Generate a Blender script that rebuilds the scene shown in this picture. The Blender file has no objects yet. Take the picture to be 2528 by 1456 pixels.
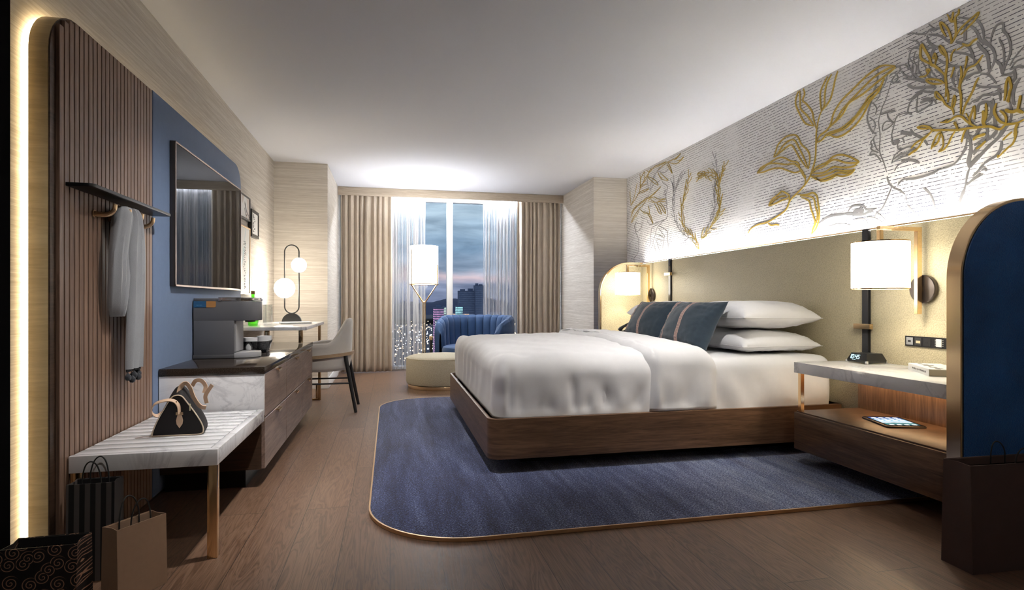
import bpy, bmesh, math, random
from mathutils import Vector, Matrix, noise
V = Vector
PI = math.pi
SC = bpy.context.scene
COL = SC.collection
random.seed(3)

# ------------------------------------------------------------------ helpers
def link(o):
    COL.objects.link(o)
    return o

def thing(name, label, cat, loc=(0, 0, 0), group=None):
    o = bpy.data.objects.new(name, None)
    o.empty_display_size = 0.1
    o.location = loc
    link(o)
    return tag(o, label, cat, group)

def tag(o, label, cat, group=None):
    o['label'] = label
    o['category'] = cat
    if group:
        o['group'] = group
    return o

def origin(p):
    v = V((0, 0, 0))
    while p is not None:
        v += p.location
        p = p.parent
    return v

class MB:
    """collects shapes in world coordinates into one mesh"""
    def __init__(self):
        self.bm = bmesh.new()

    def box(self, x0, x1, y0, y1, z0, z1, bev=0.0, seg=2):
        bm = self.bm
        vs = [bm.verts.new((x, y, z)) for z in (z0, z1) for y in (y0, y1) for x in (x0, x1)]
        q = [(0, 2, 3, 1), (4, 5, 7, 6), (0, 1, 5, 4), (2, 6, 7, 3), (0, 4, 6, 2), (1, 3, 7, 5)]
        fs = [bm.faces.new([vs[i] for i in f]) for f in q]
        if bev > 0:
            es = list({e for f in fs for e in f.edges})
            bmesh.ops.bevel(bm, geom=es, offset=bev, segments=seg, affect='EDGES', profile=0.5)
        return self

    def prism(self, poly, axis, a, b, bev=0.0, seg=2):
        """poly: 2-D outline; axis X: (y,z), Y: (x,z), Z: (x,y)"""
        bm = self.bm
        def mk(p, t):
            if axis == 'X': return (t, p[0], p[1])
            if axis == 'Y': return (p[0], t, p[1])
            return (p[0], p[1], t)
        A = [bm.verts.new(mk(p, a)) for p in poly]
        B = [bm.verts.new(mk(p, b)) for p in poly]
        n = len(poly)
        fs = [bm.faces.new(A[::-1]), bm.faces.new(B)]
        es = list(fs[0].edges) + list(fs[1].edges)
        for i in range(n):
            fs.append(bm.faces.new((A[i], A[(i + 1) % n], B[(i + 1) % n], B[i])))
        bmesh.ops.recalc_face_normals(bm, faces=fs)
        if bev > 0:
            bmesh.ops.bevel(bm, geom=es, offset=bev, segments=seg, affect='EDGES', profile=0.5)
        return self

    def ring(self, rings, closed=True, cap=True, loop=False):
        """loft through rings of equal length"""
        bm = self.bm
        R = [[bm.verts.new(p) for p in r] for r in rings]
        n = len(R[0])
        fs = []
        m = len(R)
        for i in range(m if loop else m - 1):
            a, b = R[i], R[(i + 1) % m]
            for j in range(n if closed else n - 1):
                k = (j + 1) % n
                fs.append(bm.faces.new((a[j], a[k], b[k], b[j])))
        if cap and closed and not loop:
            fs.append(bm.faces.new(R[0][::-1]))
            fs.append(bm.faces.new(R[-1]))
        bmesh.ops.recalc_face_normals(bm, faces=fs)
        return self

    def lathe(self, c, prof, n=32, cap=True):
        rings = []
        for r, z in prof:
            r = max(r, 0.0004)
            rings.append([(c[0] + r * math.cos(2 * PI * i / n), c[1] + r * math.sin(2 * PI * i / n), c[2] + z) for i in range(n)])
        return self.ring(rings, True, cap)

    def cyl(self, c, r, h, axis='Z', n=32, bev=0.0):
        if axis == 'Z':
            if bev:
                pr = [(r - bev, 0), (r - bev * .3, bev * .3), (r, bev), (r, h - bev), (r - bev * .3, h - bev * .3), (r - bev, h)]
            else:
                pr = [(r, 0), (r, h)]
            return self.lathe(c, pr, n)
        rings = []
        pr = [(r - bev, 0), (r, bev), (r, h - bev), (r - bev, h)] if bev else [(r, 0), (r, h)]
        for rr, t in pr:
            if axis == 'X':
                rings.append([(c[0] + t, c[1] + rr * math.cos(2 * PI * i / n), c[2] + rr * math.sin(2 * PI * i / n)) for i in range(n)])
            else:
                rings.append([(c[0] + rr * math.cos(2 * PI * i / n), c[1] + t, c[2] + rr * math.sin(2 * PI * i / n)) for i in range(n)])
        return self.ring(rings)

    def sphere(self, c, r, n=24, m=14, sz=1.0):
        pr = [(r * math.sin(PI * i / m), -r * sz * math.cos(PI * i / m)) for i in range(m + 1)]
        return self.lathe(c, pr, n)

    def tube(self, pts, r, n=8, loop=False, flat=None):
        """round tube along a path; flat=(w,h) gives a rectangular bar instead"""
        P = [V(p) for p in pts]
        m = len(P)
        rings = []
        up = V((0, 0, 1))
        prev = None
        for i in range(m):
            if loop:
                t = (P[(i + 1) % m] - P[i - 1]).normalized()
            else:
                t = (P[min(i + 1, m - 1)] - P[max(i - 1, 0)]).normalized()
            if prev is None:
                a = t.cross(up)
                if a.length < 1e-3:
                    a = t.cross(V((0, 1, 0)))
                a.normalize()
            else:
                a = (prev - t * prev.dot(t))
                if a.length < 1e-4:
                    a = t.orthogonal()
                a.normalize()
            prev = a
            b = t.cross(a)
            rr = r[i] if isinstance(r, (list, tuple)) else r
            if flat:
                w, h = flat
                rings.append([P[i] + a * sx * w / 2 + b * sy * h / 2 for sx, sy in ((-1, -1), (1, -1), (1, 1), (-1, 1))])
            else:
                rings.append([P[i] + (a * math.cos(2 * PI * k / n) + b * math.sin(2 * PI * k / n)) * rr for k in range(n)])
        return self.ring(rings, True, True, loop)

    def grid(self, f, nu, nv, wrapu=False):
        bm = self.bm
        G = [[bm.verts.new(f(i / (nu if wrapu else nu - 1), j / (nv - 1))) for j in range(nv)] for i in range(nu)]
        for i in range(nu if wrapu else nu - 1):
            for j in range(nv - 1):
                k = (i + 1) % nu
                bm.faces.new((G[i][j], G[k][j], G[k][j + 1], G[i][j + 1]))
        return self

    def xf(self, M):
        bmesh.ops.transform(self.bm, matrix=M, verts=self.bm.verts)
        return self

    def weld(self, d=1e-5):
        bmesh.ops.remove_doubles(self.bm, verts=self.bm.verts, dist=d)
        bmesh.ops.recalc_face_normals(self.bm, faces=self.bm.faces)
        return self

def obj(name, mb, mat, parent=None, ang=35, label=None):
    off = origin(parent) if parent is not None else V((0, 0, 0))
    if off.length > 0:
        bmesh.ops.translate(mb.bm, vec=-off, verts=mb.bm.verts)
    me = bpy.data.meshes.new(name)
    mb.bm.to_mesh(me)
    mb.bm.free()
    for p in me.polygons:
        p.use_smooth = ang > 0
    if ang > 0:
        me.set_sharp_from_angle(angle=math.radians(ang))
    for m in (mat if isinstance(mat, (list, tuple)) else [mat]):
        me.materials.append(m)
    o = bpy.data.objects.new(name, me)
    link(o)
    if parent is not None:
        o.parent = parent
    if label:
        o['label'] = label
    return o

def struct(name, mb, mat, ang=35):
    o = obj(name, mb, mat, None, ang)
    o['kind'] = 'structure'
    return o

def solid(name, mb, mat, label, cat, group=None, ang=35):
    """a thing that is one mesh, its origin at the middle of its base"""
    xs = [v.co for v in mb.bm.verts]
    lo = V((min(v.x for v in xs), min(v.y for v in xs), min(v.z for v in xs)))
    hi = V((max(v.x for v in xs), max(v.y for v in xs), max(v.z for v in xs)))
    c = V(((lo.x + hi.x) / 2, (lo.y + hi.y) / 2, lo.z))
    bmesh.ops.translate(mb.bm, vec=-c, verts=mb.bm.verts)
    o = obj(name, mb, mat, None, ang)
    o.location = c
    return tag(o, label, cat, group)

def kids(o):
    return [c for c in bpy.data.objects if c.parent == o]

def dup(o, delta, label, group=None):
    """copy of a thing with copies of its parts and sub-parts"""
    r = o.copy()
    COL.objects.link(r)
    r.location = o.location + V(delta)
    r['label'] = label
    if group:
        r['group'] = group
    for ch in kids(o):
        c = ch.copy()
        COL.objects.link(c)
        c.parent = r
        for g in kids(ch):
            d = g.copy()
            COL.objects.link(d)
            d.parent = c
    return r

def mod_solid(o, t, off=-1):
    m = o.modifiers.new('thickness', 'SOLIDIFY')
    m.thickness = t
    m.offset = off
    return o

def arc(cx, cy, r, a0, a1, n=8):
    return [(cx + r * math.cos(a0 + (a1 - a0) * i / n), cy + r * math.sin(a0 + (a1 - a0) * i / n)) for i in range(n + 1)]

def rrect(x0, x1, y0, y1, r, n=6, corners=(1, 1, 1, 1)):
    """rounded rectangle outline; corners: lower-left, lower-right, upper-right, upper-left"""
    o = []
    for on, cx, cy, a, px, py in ((corners[0], x0 + r, y0 + r, PI, x0, y0), (corners[1], x1 - r, y0 + r, 1.5 * PI, x1, y0),
                                  (corners[2], x1 - r, y1 - r, 0, x1, y1), (corners[3], x0 + r, y1 - r, .5 * PI, x0, y1)):
        o += arc(cx, cy, r, a, a + PI / 2, n) if on else [(px, py)]
    return o

def smooth_path(P, k=6, loop=False):
    P = [V(p) for p in P]
    n = len(P)
    out = []
    for i in range(n if loop else n - 1):
        if loop:
            p0, p1, p2, p3 = P[i - 1], P[i], P[(i + 1) % n], P[(i + 2) % n]
        else:
            p0, p1, p2, p3 = P[max(i - 1, 0)], P[i], P[i + 1], P[min(i + 2, n - 1)]
        for j in range(k):
            t = j / k
            out.append(0.5 * ((2 * p1) + (p2 - p0) * t + (2 * p0 - 5 * p1 + 4 * p2 - p3) * t * t + (3 * p1 - p0 - 3 * p2 + p3) * t ** 3))
    if not loop:
        out.append(P[-1])
    return out

def fbm(x, y, z=0.0, s=1.0):
    return noise.noise(V((x * s, y * s, z * s)))

def sstep(a, b, x):
    t = max(0, min(1, (x - a) / (b - a)))
    return t * t * (3 - 2 * t)

# ------------------------------------------------------------------ materials
class NT:
    def __init__(self, name):
        self.m = bpy.data.materials.new(name)
        self.m.use_nodes = True
        self.t = self.m.node_tree
        self.t.nodes.clear()
        self.out = self.t.nodes.new('ShaderNodeOutputMaterial')
        self.b = self.n('ShaderNodeBsdfPrincipled')
        self.t.links.new(self.b.outputs[0], self.out.inputs[0])

    def n(self, typ, **kw):
        nd = self.t.nodes.new(typ)
        for k, v in kw.items():
            setattr(nd, k, v)
        return nd

    def put(self, sock, v):
        if isinstance(v, bpy.types.NodeSocket):
            self.t.links.new(v, sock)
        elif isinstance(v, (tuple, list)) and len(v) == 3 and sock.type == 'RGBA':
            sock.default_value = (*v, 1)
        else:
            sock.default_value = v

    def set(self, **kw):
        names = dict(color='Base Color', rough='Roughness', metal='Metallic', emit='Emission Color', power='Emission Strength',
                     spec='Specular IOR Level', sheen='Sheen Weight', sheenr='Sheen Roughness', coat='Coat Weight', coatr='Coat Roughness',
                     trans='Transmission Weight', ior='IOR', alpha='Alpha', normal='Normal', sss='Subsurface Weight')
        for k, v in kw.items():
            self.put(self.b.inputs[names[k]], v)
        return self

    def pos(self, scale=(1, 1, 1), rot=(0, 0, 0), obj=True):
        c = self.n('ShaderNodeTexCoord')
        mp = self.n('ShaderNodeMapping')
        self.put(mp.inputs['Scale'], scale)
        self.put(mp.inputs['Rotation'], rot)
        if obj:
            self.t.links.new(c.outputs['Object'], mp.inputs[0])
        else:
            g = self.n('ShaderNodeNewGeometry')
            self.t.links.new(g.outputs['Position'], mp.inputs[0])
        return mp.outputs[0]

    def noise(self, vec, scale=1.0, detail=4, rough=.55, dist=0.0, col=False):
        x = self.n('ShaderNodeTexNoise')
        self.put(x.inputs['Vector'], vec)
        self.put(x.inputs['Scale'], scale)
        self.put(x.inputs['Detail'], detail)
        self.put(x.inputs['Roughness'], rough)
        self.put(x.inputs['Distortion'], dist)
        return x.outputs[1 if col else 0]

    def voro(self, vec, scale, feature='F1', out=0):
        x = self.n('ShaderNodeTexVoronoi', feature=feature)
        self.put(x.inputs['Vector'], vec)
        self.put(x.inputs['Scale'], scale)
        return x.outputs[out]

    def ramp(self, fac, stops):
        r = self.n('ShaderNodeValToRGB')
        self.put(r.inputs[0], fac)
        e = r.color_ramp.elements
        while len(e) < len(stops):
            e.new(.5)
        for i, (p, c) in enumerate(stops):
            e[i].position = p
            e[i].color = (*c, 1) if isinstance(c, tuple) else (c, c, c, 1)
        return r.outputs[0]

    def math(self, op, a, b=0.0, c=0.0):
        x = self.n('ShaderNodeMath', operation=op)
        self.put(x.inputs[0], a)
        self.put(x.inputs[1], b)
        self.put(x.inputs[2], c)
        return x.outputs[0]

    def mix(self, fac, a, b, mode='MIX'):
        x = self.n('ShaderNodeMix', data_type='RGBA', blend_type=mode)
        self.put(x.inputs[0], fac)
        self.put(x.inputs[6], a)
        self.put(x.inputs[7], b)
        return x.outputs[2]

    def sep(self, vec):
        x = self.n('ShaderNodeSeparateXYZ')
        self.put(x.inputs[0], vec)
        return x.outputs

    def comb(self, x, y, z):
        c = self.n('ShaderNodeCombineXYZ')
        for i, v in enumerate((x, y, z)):
            self.put(c.inputs[i], v)
        return c.outputs[0]

    def bump(self, h, strength=.3, dist=.01):
        b = self.n('ShaderNodeBump')
        self.put(b.inputs['Strength'], strength)
        self.put(b.inputs['Distance'], dist)
        self.put(b.inputs['Height'], h)
        self.put(self.b.inputs['Normal'], b.outputs[0])
        return self

def plain(name, c, rough=.5, metal=0.0, **kw):
    t = NT(name)
    t.set(color=c, rough=rough, metal=metal, **kw)
    return t.m

def glow(name, c, power):
    t = NT(name)
    t.set(color=(.8, .8, .8), rough=.6, emit=c, power=power)
    return t.m

def fabric(name, c, var=.12, scale=350, rough=.9, sheen=.2, bumps=.15):
    t = NT(name)
    p = t.pos()
    a = t.noise(p, scale, 2)
    b = t.noise(p, scale * .06, 3)
    f = t.math('MULTIPLY_ADD', t.math('ADD', a, b), var * 1.6, 1 - var * 1.6)
    t.set(color=t.mix(1.0, c, f, 'MULTIPLY'), rough=rough, sheen=sheen)
    t.bump(a, bumps, .003)
    return t.m

def wood(name, c1, c2, scale, rough=.4, bumps=.06, bands=2.0, rot=(0, 0, 0)):
    """grain stretched along the axis with the smallest scale"""
    t = NT(name)
    p = t.pos(scale, rot)
    warp = t.noise(p, .35, 2, .5, .6)
    g = t.noise(p, 1.0, 6, .62, bands)
    f = t.noise(p, 5.0, 3, .6)
    k = t.math('ADD', t.math('MULTIPLY', g, .7), t.math('MULTIPLY', f, .3))
    k = t.math('ADD', k, t.math('MULTIPLY_ADD', warp, .5, -.25))
    mid = tuple((a + b) / 2 for a, b in zip(c1, c2))
    t.set(color=t.ramp(k, [(.28, c2), (.48, mid), (.66, c1)]), rough=rough)
    t.bump(k, bumps, .004)
    return t.m

def marble(name, base=(.90, .90, .92), vein=(.36, .36, .39), scale=2.2, rough=.14, amount=.85):
    t = NT(name)
    p = t.pos()
    n1 = t.noise(p, scale, 7, .62, 1.4)
    v1 = t.math('ABSOLUTE', t.math('SUBTRACT', n1, .5))
    n2 = t.noise(p, scale * 2.3, 6, .6, .9)
    v2 = t.math('ABSOLUTE', t.math('SUBTRACT', n2, .47))
    m = t.noise(p, scale * .8, 2)
    a = t.ramp(v1, [(0.0, 1.0), (.016, .6), (.05, .0)])
    b = t.ramp(v2, [(0.0, .6), (.010, .2), (.03, .0)])
    msk = t.ramp(m, [(.40, .05), (.62, 1.0)])
    f = t.math('MULTIPLY', t.math('MULTIPLY', t.math('MAXIMUM', a, b), msk), amount)
    cloud = t.ramp(t.noise(p, scale * 1.3, 4), [(.3, tuple(x * .9 for x in base)), (.7, base)])
    t.set(color=t.mix(f, cloud, vein), rough=rough)
    return t.m

def leather(name, c, scale=140, depth=.5, rough=.5, var=.15):
    t = NT(name)
    p = t.pos()
    d = t.voro(p, scale, 'SMOOTH_F1')
    b = t.noise(p, 5, 3)
    e = t.ramp(d, [(.1, 1.0), (.75, .72)])
    f = t.math('MULTIPLY', t.math('MULTIPLY_ADD', b, var * 2, 1 - var), e)
    t.set(color=t.mix(1.0, c, f, 'MULTIPLY'), rough=rough)
    t.bump(t.math('SUBTRACT', 1.0, d), depth, .004)
    return t.m

def grass_paper(name, c1, c2):
    t = NT(name)
    p = t.pos((1.4, 1.4, 85), obj=False)
    a = t.noise(p, 1.0, 6, .7)
    q = t.pos((9, 9, 420), obj=False)
    b = t.noise(q, 1.0, 3, .6)
    k = t.math('ADD', t.math('MULTIPLY', a, .65), t.math('MULTIPLY', b, .35))
    t.set(color=t.ramp(k, [(.32, c2), (.5, tuple((x + y) / 2 for x, y in zip(c1, c2))), (.64, c1)]), rough=.85)
    t.bump(k, .25, .004)
    return t.m

MT = {}
MT['paper'] = grass_paper('grasscloth', (.74, .70, .64), (.44, .39, .34))
MT['ceiling'] = plain('ceiling_paint', (.63, .64, .69), .9)
MT['white'] = plain('white_paint', (.8, .8, .8), .45)
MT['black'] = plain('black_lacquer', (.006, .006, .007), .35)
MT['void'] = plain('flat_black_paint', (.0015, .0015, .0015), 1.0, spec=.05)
MT['matteblack'] = plain('matte_black_metal', (.012, .012, .013), .45)
MT['brass'] = plain('polished_brass', (.86, .62, .36), .16, 1.0)
MT['brass_soft'] = plain('satin_brass', (.80, .58, .36), .32, 1.0)
MT['chrome'] = plain('chrome', (.75, .75, .76), .12, 1.0)
MT['walnut'] = wood('walnut_horizontal', (.22, .120, .066), (.05, .026, .015), (2.2, 2.2, 34))
MT['walnut_light'] = wood('walnut_drawer_front', (.30, .21, .17), (.085, .054, .042), (30, 2.0, 26), rough=.38, rot=(.55, 0, 0))
MT['walnut_vert'] = wood('walnut_vertical', (.36, .20, .11), (.10, .052, .03), (34, 34, 2.2))
MT['slat'] = wood('slat_veneer', (.31, .195, .135), (.135, .080, .055), (70, 70, 2.4), rough=.42)
MT['walnut_dark'] = wood('dark_walnut', (.10, .058, .036), (.035, .02, .013), (3, 3, 40))
MT['goldwood'] = wood('pale_gold_veneer', (.95, .76, .44), (.74, .56, .29), (3, 3, 30), rough=.25)
MT['oak'] = wood('oak_rail', (.42, .30, .18), (.25, .16, .09), (6, 6, 60))
MT['valance'] = wood('valance_veneer', (.56, .48, .38), (.36, .29, .22), (2.4, 2.4, 46), rough=.55)
MT['marble'] = marble('white_marble')
MT['marble_bold'] = marble('veined_marble', base=(.95, .95, .97), vein=(.22, .23, .26), scale=2.8, amount=.95)
MT['bluepanel'] = fabric('blue_upholstery', (.13, .19, .32), .10, 500, .8, .15)
MT['head'] = leather('pebbled_beige_leather', (.60, .53, .36), 150, .6, .38, .06)
MT['blueleather'] = leather('navy_leather', (.018, .10, .32), 220, .45, .5, .55)
MT['linen'] = fabric('white_linen', (.88, .88, .90), .035, 420, .9, .1, .12)
MT['linen2'] = fabric('white_pillow_cotton', (.89, .89, .91), .02, 500, .85, .1, .05)
MT['velvet'] = fabric('blue_velvet', (.012, .052, .145), .14, 300, .75, .15)
MT['teal'] = fabric('dark_teal_weave', (.020, .037, .055), .30, 420, .95, .3, .4)
MT['chairgrey'] = fabric('greige_suede', (.56, .53, .49), .08, 260, .9, .3)
MT['drape'] = fabric('beige_velvet_drape', (.58, .50, .41), .16, 160, .85, .3, .2)
MT['scarf'] = fabric('grey_wool', (.30, .31, .33), .12, 300, .9, .3)
MT['pompom'] = fabric('charcoal_wool', (.03, .033, .04), .3, 200, 1.0, .2, .6)
MT['tan'] = plain('tan_leather', (.74, .52, .36), .5)
MT['bagblack'] = fabric('black_canvas', (.006, .004, .005), .1, 500, .7, .0)
MT['bagbrown'] = fabric('dark_brown_suede', (.035, .018, .016), .15, 200, .85, .3)
MT['kraft'] = fabric('kraft_paper', (.30, .19, .12), .10, 60, .85, 0, .1)
MT['kraft_dark'] = fabric('dark_brown_paper', (.075, .042, .034), .08, 60, .85, 0, .1)
MT['blackpaper'] = plain('black_paper', (.012, .011, .012), .6)
MT['cord'] = plain('black_cord', (.01, .01, .01), .7)
MT['plastic'] = plain('grey_plastic', (.10, .10, .108), .4)
MT['plastic_lt'] = plain('silver_plastic', (.32, .32, .33), .35)
MT['led'] = glow('warm_led', (1.0, .84, .54), 4)
MT['led_head'] = glow('headboard_led', (1.0, .97, .93), 60)
MT['led_stand'] = glow('nightstand_led', (1.0, .66, .34), 14)
MT['led_cool'] = glow('curtain_led', (.84, .90, 1.0), 220)
MT['shade'] = glow('lit_lamp_shade', (1.0, .92, .76), 4.5)
MT['shade_floor'] = glow('lit_floor_lamp_shade', (1.0, .95, .86), 6)
MT['globe'] = glow('lit_opal_globe', (1.0, .90, .74), 18)
MT['bulb'] = glow('light_bulb', (1.0, .88, .68), 165)
MT['bulb_floor'] = glow('floor_lamp_bulb', (.88, .92, 1.0), 380)
MT['gold_line'] = plain('gold_ink', (.42, .29, .045), .4, .25)
MT['silver_line'] = plain('silver_ink', (.22, .215, .22), .4, .2)
MT['city'] = plain('hazed_concrete', (.12, .16, .26), .9)  # roof blue carries distance haze in its colour

def quartz():
    t = NT('dark_quartz_top')
    p = t.pos()
    f = t.ramp(t.noise(p, 260, 2), [(.45, (.020, .014, .010)), (.7, (.06, .045, .035))])
    t.set(color=f, rough=.10)
    return t.m
MT['quartz'] = quartz()

def floor_mat():
    t = NT('oak_floor_planks')
    g = t.n('ShaderNodeNewGeometry')
    s = t.sep(g.outputs['Position'])
    br = t.n('ShaderNodeTexBrick', offset=.37, offset_frequency=2)
    t.put(br.inputs['Vector'], t.comb(s[1], s[0], 0.0))
    t.put(br.inputs['Color1'], (.0, .0, .0))
    t.put(br.inputs['Color2'], (1., 1., 1.))
    t.put(br.inputs['Mortar'], (.5, .5, .5))
    t.put(br.inputs['Scale'], 1.0)
    t.put(br.inputs['Mortar Size'], .0016)
    t.put(br.inputs['Mortar Smooth'], .1)
    t.put(br.inputs['Brick Width'], 1.75)
    t.put(br.inputs['Row Height'], .195)
    rnd = br.outputs['Color']
    rv = t.math('MULTIPLY', t.math('FLOOR', t.math('DIVIDE', s[0], .195)), 7.31)
    rv = t.math('ADD', rv, t.math('MULTIPLY', rnd, 9.0))
    v = t.comb(t.math('MULTIPLY', s[0], 16.0), t.math('MULTIPLY', s[1], 1.25), rv)
    n = t.noise(v, 1.0, 3, .5, 1.6)
    rings = t.math('FRACT', t.math('MULTIPLY', n, 9.0))
    rings = t.ramp(rings, [(0.0, .0), (.5, 1.0), (.95, .35), (1.0, .0)])
    fine = t.noise(t.comb(t.math('MULTIPLY', s[0], 260.0), t.math('MULTIPLY', s[1], 7.0), rv), 1.0, 3)
    k = t.math('ADD', t.math('MULTIPLY', rings, .55), t.math('MULTIPLY', fine, .6))
    col = t.ramp(k, [(.12, (.072, .036, .021)), (.5, (.150, .083, .050)), (.95, (.235, .142, .092))])
    col = t.mix(1.0, col, t.math('MULTIPLY_ADD', rnd, .26, .86), 'MULTIPLY')
    col = t.mix(br.outputs['Fac'], col, (.05, .03, .02))
    t.set(color=col, rough=t.math('MULTIPLY_ADD', k, .12, .34))
    t.bump(t.math('SUBTRACT', t.math('MULTIPLY', k, .25), br.outputs['Fac']), .18, .003)
    return t.m
MT['floor'] = floor_mat()

def rug_mat():
    t = NT('navy_heather_rug')
    p = t.pos()
    s = t.sep(p)
    speck = t.noise(p, 130, 3, .75)
    streak = t.noise(t.pos((11, 1.3, 1)), 1.0, 5, .7, .4)
    patch = t.noise(t.pos((3.0, .8, 1)), 1.0, 3, .6)
    k = t.math('ADD', t.math('MULTIPLY', speck, 1.15), t.math('ADD', t.math('MULTIPLY', streak, .42), t.math('MULTIPLY', patch, .15)))
    k = t.math('ADD', k, t.math('MULTIPLY_ADD', s[0], .075, -.04))  # lightens with X: own tone plus sconce light put into the colour
    col = t.ramp(k, [(.66, (.008, .012, .045)), (.78, (.05, .07, .21)), (.90, (.19, .25, .47)), (1.0, (.50, .57, .74))])
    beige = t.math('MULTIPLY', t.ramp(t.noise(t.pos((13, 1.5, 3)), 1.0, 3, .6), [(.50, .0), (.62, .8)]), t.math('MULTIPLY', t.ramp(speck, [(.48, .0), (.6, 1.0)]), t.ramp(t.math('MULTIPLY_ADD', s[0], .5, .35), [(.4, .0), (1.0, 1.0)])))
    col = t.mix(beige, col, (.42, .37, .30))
    t.set(color=col, rough=1.0, sheen=.25)
    t.bump(speck, .9, .012)
    return t.m
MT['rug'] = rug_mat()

def mural_mat():
    t = NT('dashed_white_wallcovering')
    g = t.n('ShaderNodeNewGeometry')
    s = t.sep(g.outputs['Position'])
    row = t.math('DIVIDE', s[2], .0215)
    fr = t.math('FRACT', row)
    rid = t.math('FLOOR', row)
    line = t.ramp(t.math('ABSOLUTE', t.math('SUBTRACT', fr, .5)), [(.075, 1.0), (.115, .0)])
    d = t.noise(t.comb(t.math('MULTIPLY', s[1], 48.0), t.math('MULTIPLY', rid, 3.71), 0.0), 1.0, 2, .6)
    dash = t.ramp(d, [(.43, .0), (.47, 1.0)])
    # brushed bare areas where the weave has no dashes
    w = t.noise(t.comb(t.math('MULTIPLY', s[1], 1.2), t.math('MULTIPLY_ADD', s[1], .7, t.math('MULTIPLY', s[2], 1.0)), 2.0), 1.0, 4, .6, .5)
    keep = t.ramp(w, [(.36, .25), (.5, 1.0)])
    f = t.math('MULTIPLY', t.math('MULTIPLY', line, dash), keep)
    tone = t.ramp(t.noise(t.comb(t.math('MULTIPLY', s[1], 3.0), t.math('MULTIPLY', s[2], 60.0), 0.0), 1.0, 4), [(.3, (.84, .84, .86)), (.7, (.93, .93, .94))])
    t.set(color=t.mix(f, tone, (.035, .04, .075)), rough=.7)
    return t.m
MT['mural'] = mural_mat()

def sheer_mat():
    t = NT('white_sheer_voile')
    g = t.n('ShaderNodeNewGeometry')
    s = t.sep(g.outputs['Position'])
    a = t.noise(t.comb(t.math('MULTIPLY', s[0], 34.0), 0.0, t.math('MULTIPLY', s[2], .25)), 1.0, 4, .7)
    f = t.ramp(a, [(.40, .14), (.50, .42), (.60, .95)])
    tr = t.n('ShaderNodeBsdfTransparent')
    df = t.n('ShaderNodeBsdfDiffuse')
    tl = t.n('ShaderNodeBsdfTranslucent')
    t.put(df.inputs[0], (.9, .9, .92))
    t.put(tl.inputs[0], (.9, .9, .92))
    m1 = t.n('ShaderNodeMixShader')
    m1.inputs[0].default_value = .4
    t.t.links.new(df.outputs[0], m1.inputs[1])
    t.t.links.new(tl.outputs[0], m1.inputs[2])
    m2 = t.n('ShaderNodeMixShader')
    t.put(m2.inputs[0], f)
    t.t.links.new(tr.outputs[0], m2.inputs[1])
    t.t.links.new(m1.outputs[0], m2.inputs[2])
    t.t.links.new(m2.outputs[0], t.out.inputs[0])
    return t.m
MT['sheer'] = sheer_mat()

def glass_mat(name, tint, gl=.08, rough=.02):
    t = NT(name)
    tr = t.n('ShaderNodeBsdfTransparent')
    t.put(tr.inputs[0], tint)
    g = t.n('ShaderNodeBsdfGlossy')
    t.put(g.inputs['Roughness'], rough)
    fz = t.n('ShaderNodeLayerWeight')
    fz.inputs[0].default_value = .35
    m = t.n('ShaderNodeMixShader')
    t.put(m.inputs[0], t.math('MULTIPLY_ADD', fz.outputs['Facing'], gl * 5, gl * .5))
    t.t.links.new(tr.outputs[0], m.inputs[1])
    t.t.links.new(g.outputs[0], m.inputs[2])
    t.t.links.new(m.outputs[0], t.out.inputs[0])
    return t.m
MT['pane'] = glass_mat('window_glass', (.93, .95, .97), .03)
MT['clearglass'] = glass_mat('clear_glass', (.93, .94, .94), .10)
MT['greenglass'] = glass_mat('green_glass', (.30, .80, .16), .07)

def screen_dark():
    t = NT('dark_television_glass')
    t.set(color=(.003, .004, .008), rough=.02, ior=1.11)
    t.b.inputs['Specular Tint'].default_value = (.6, .72, 1, 1)
    return t.m
MT['tv'] = screen_dark()

def tablet_screen():
    t = NT('lit_tablet_screen')
    c = t.n('ShaderNodeTexCoord')
    s = t.sep(c.outputs['Object'])
    k = t.math('MULTIPLY_ADD', s[1], 4.5, .5)
    k = t.math('ADD', k, t.math('MULTIPLY_ADD', t.noise(t.pos((14, 30, 1)), 1.0, 3), .3, -.15))
    col = t.ramp(k, [(.05, (.01, .08, .10)), (.18, (.10, .42, .45)), (.25, (.02, .10, .12)), (.30, (.85, .95, 1.0)), (.55, (.45, .75, .95)), (.9, (.03, .12, .42))])
    t.set(color=(.01, .01, .01), rough=.1, emit=col, power=.5)
    return t.m
MT['tablet'] = tablet_screen()

def swirl_mat():
    t = NT('black_paper_with_copper_scrolls')
    p = t.pos((24, 24, 24))
    s = t.sep(p)
    q = t.comb(s[0], s[2], 0.0)
    x = t.n('ShaderNodeTexVoronoi')
    x.voronoi_dimensions = '2D'
    x.inputs['Scale'].default_value = 1.0
    x.inputs['Randomness'].default_value = .75
    t.put(x.inputs['Vector'], q)
    d = x.outputs['Distance']
    sub = t.n('ShaderNodeVectorMath', operation='SUBTRACT')
    t.put(sub.inputs[0], q)
    t.put(sub.inputs[1], x.outputs['Position'])
    l = t.sep(sub.outputs[0])
    ang = t.math('DIVIDE', t.math('ARCTAN2', l[1], l[0]), 2 * PI)
    sp = t.math('FRACT', t.math('ADD', t.math('MULTIPLY', d, 4.2), ang))
    f = t.ramp(t.math('ABSOLUTE', t.math('SUBTRACT', sp, .5)), [(.09, 1.0), (.16, .0)])
    f = t.math('MULTIPLY', f, t.ramp(d, [(.52, 1.0), (.56, .0)]))
    t.set(color=t.mix(f, (.010, .008, .009), (.36, .20, .13)), rough=.5)
    return t.m
MT['swirl'] = swirl_mat()

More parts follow.
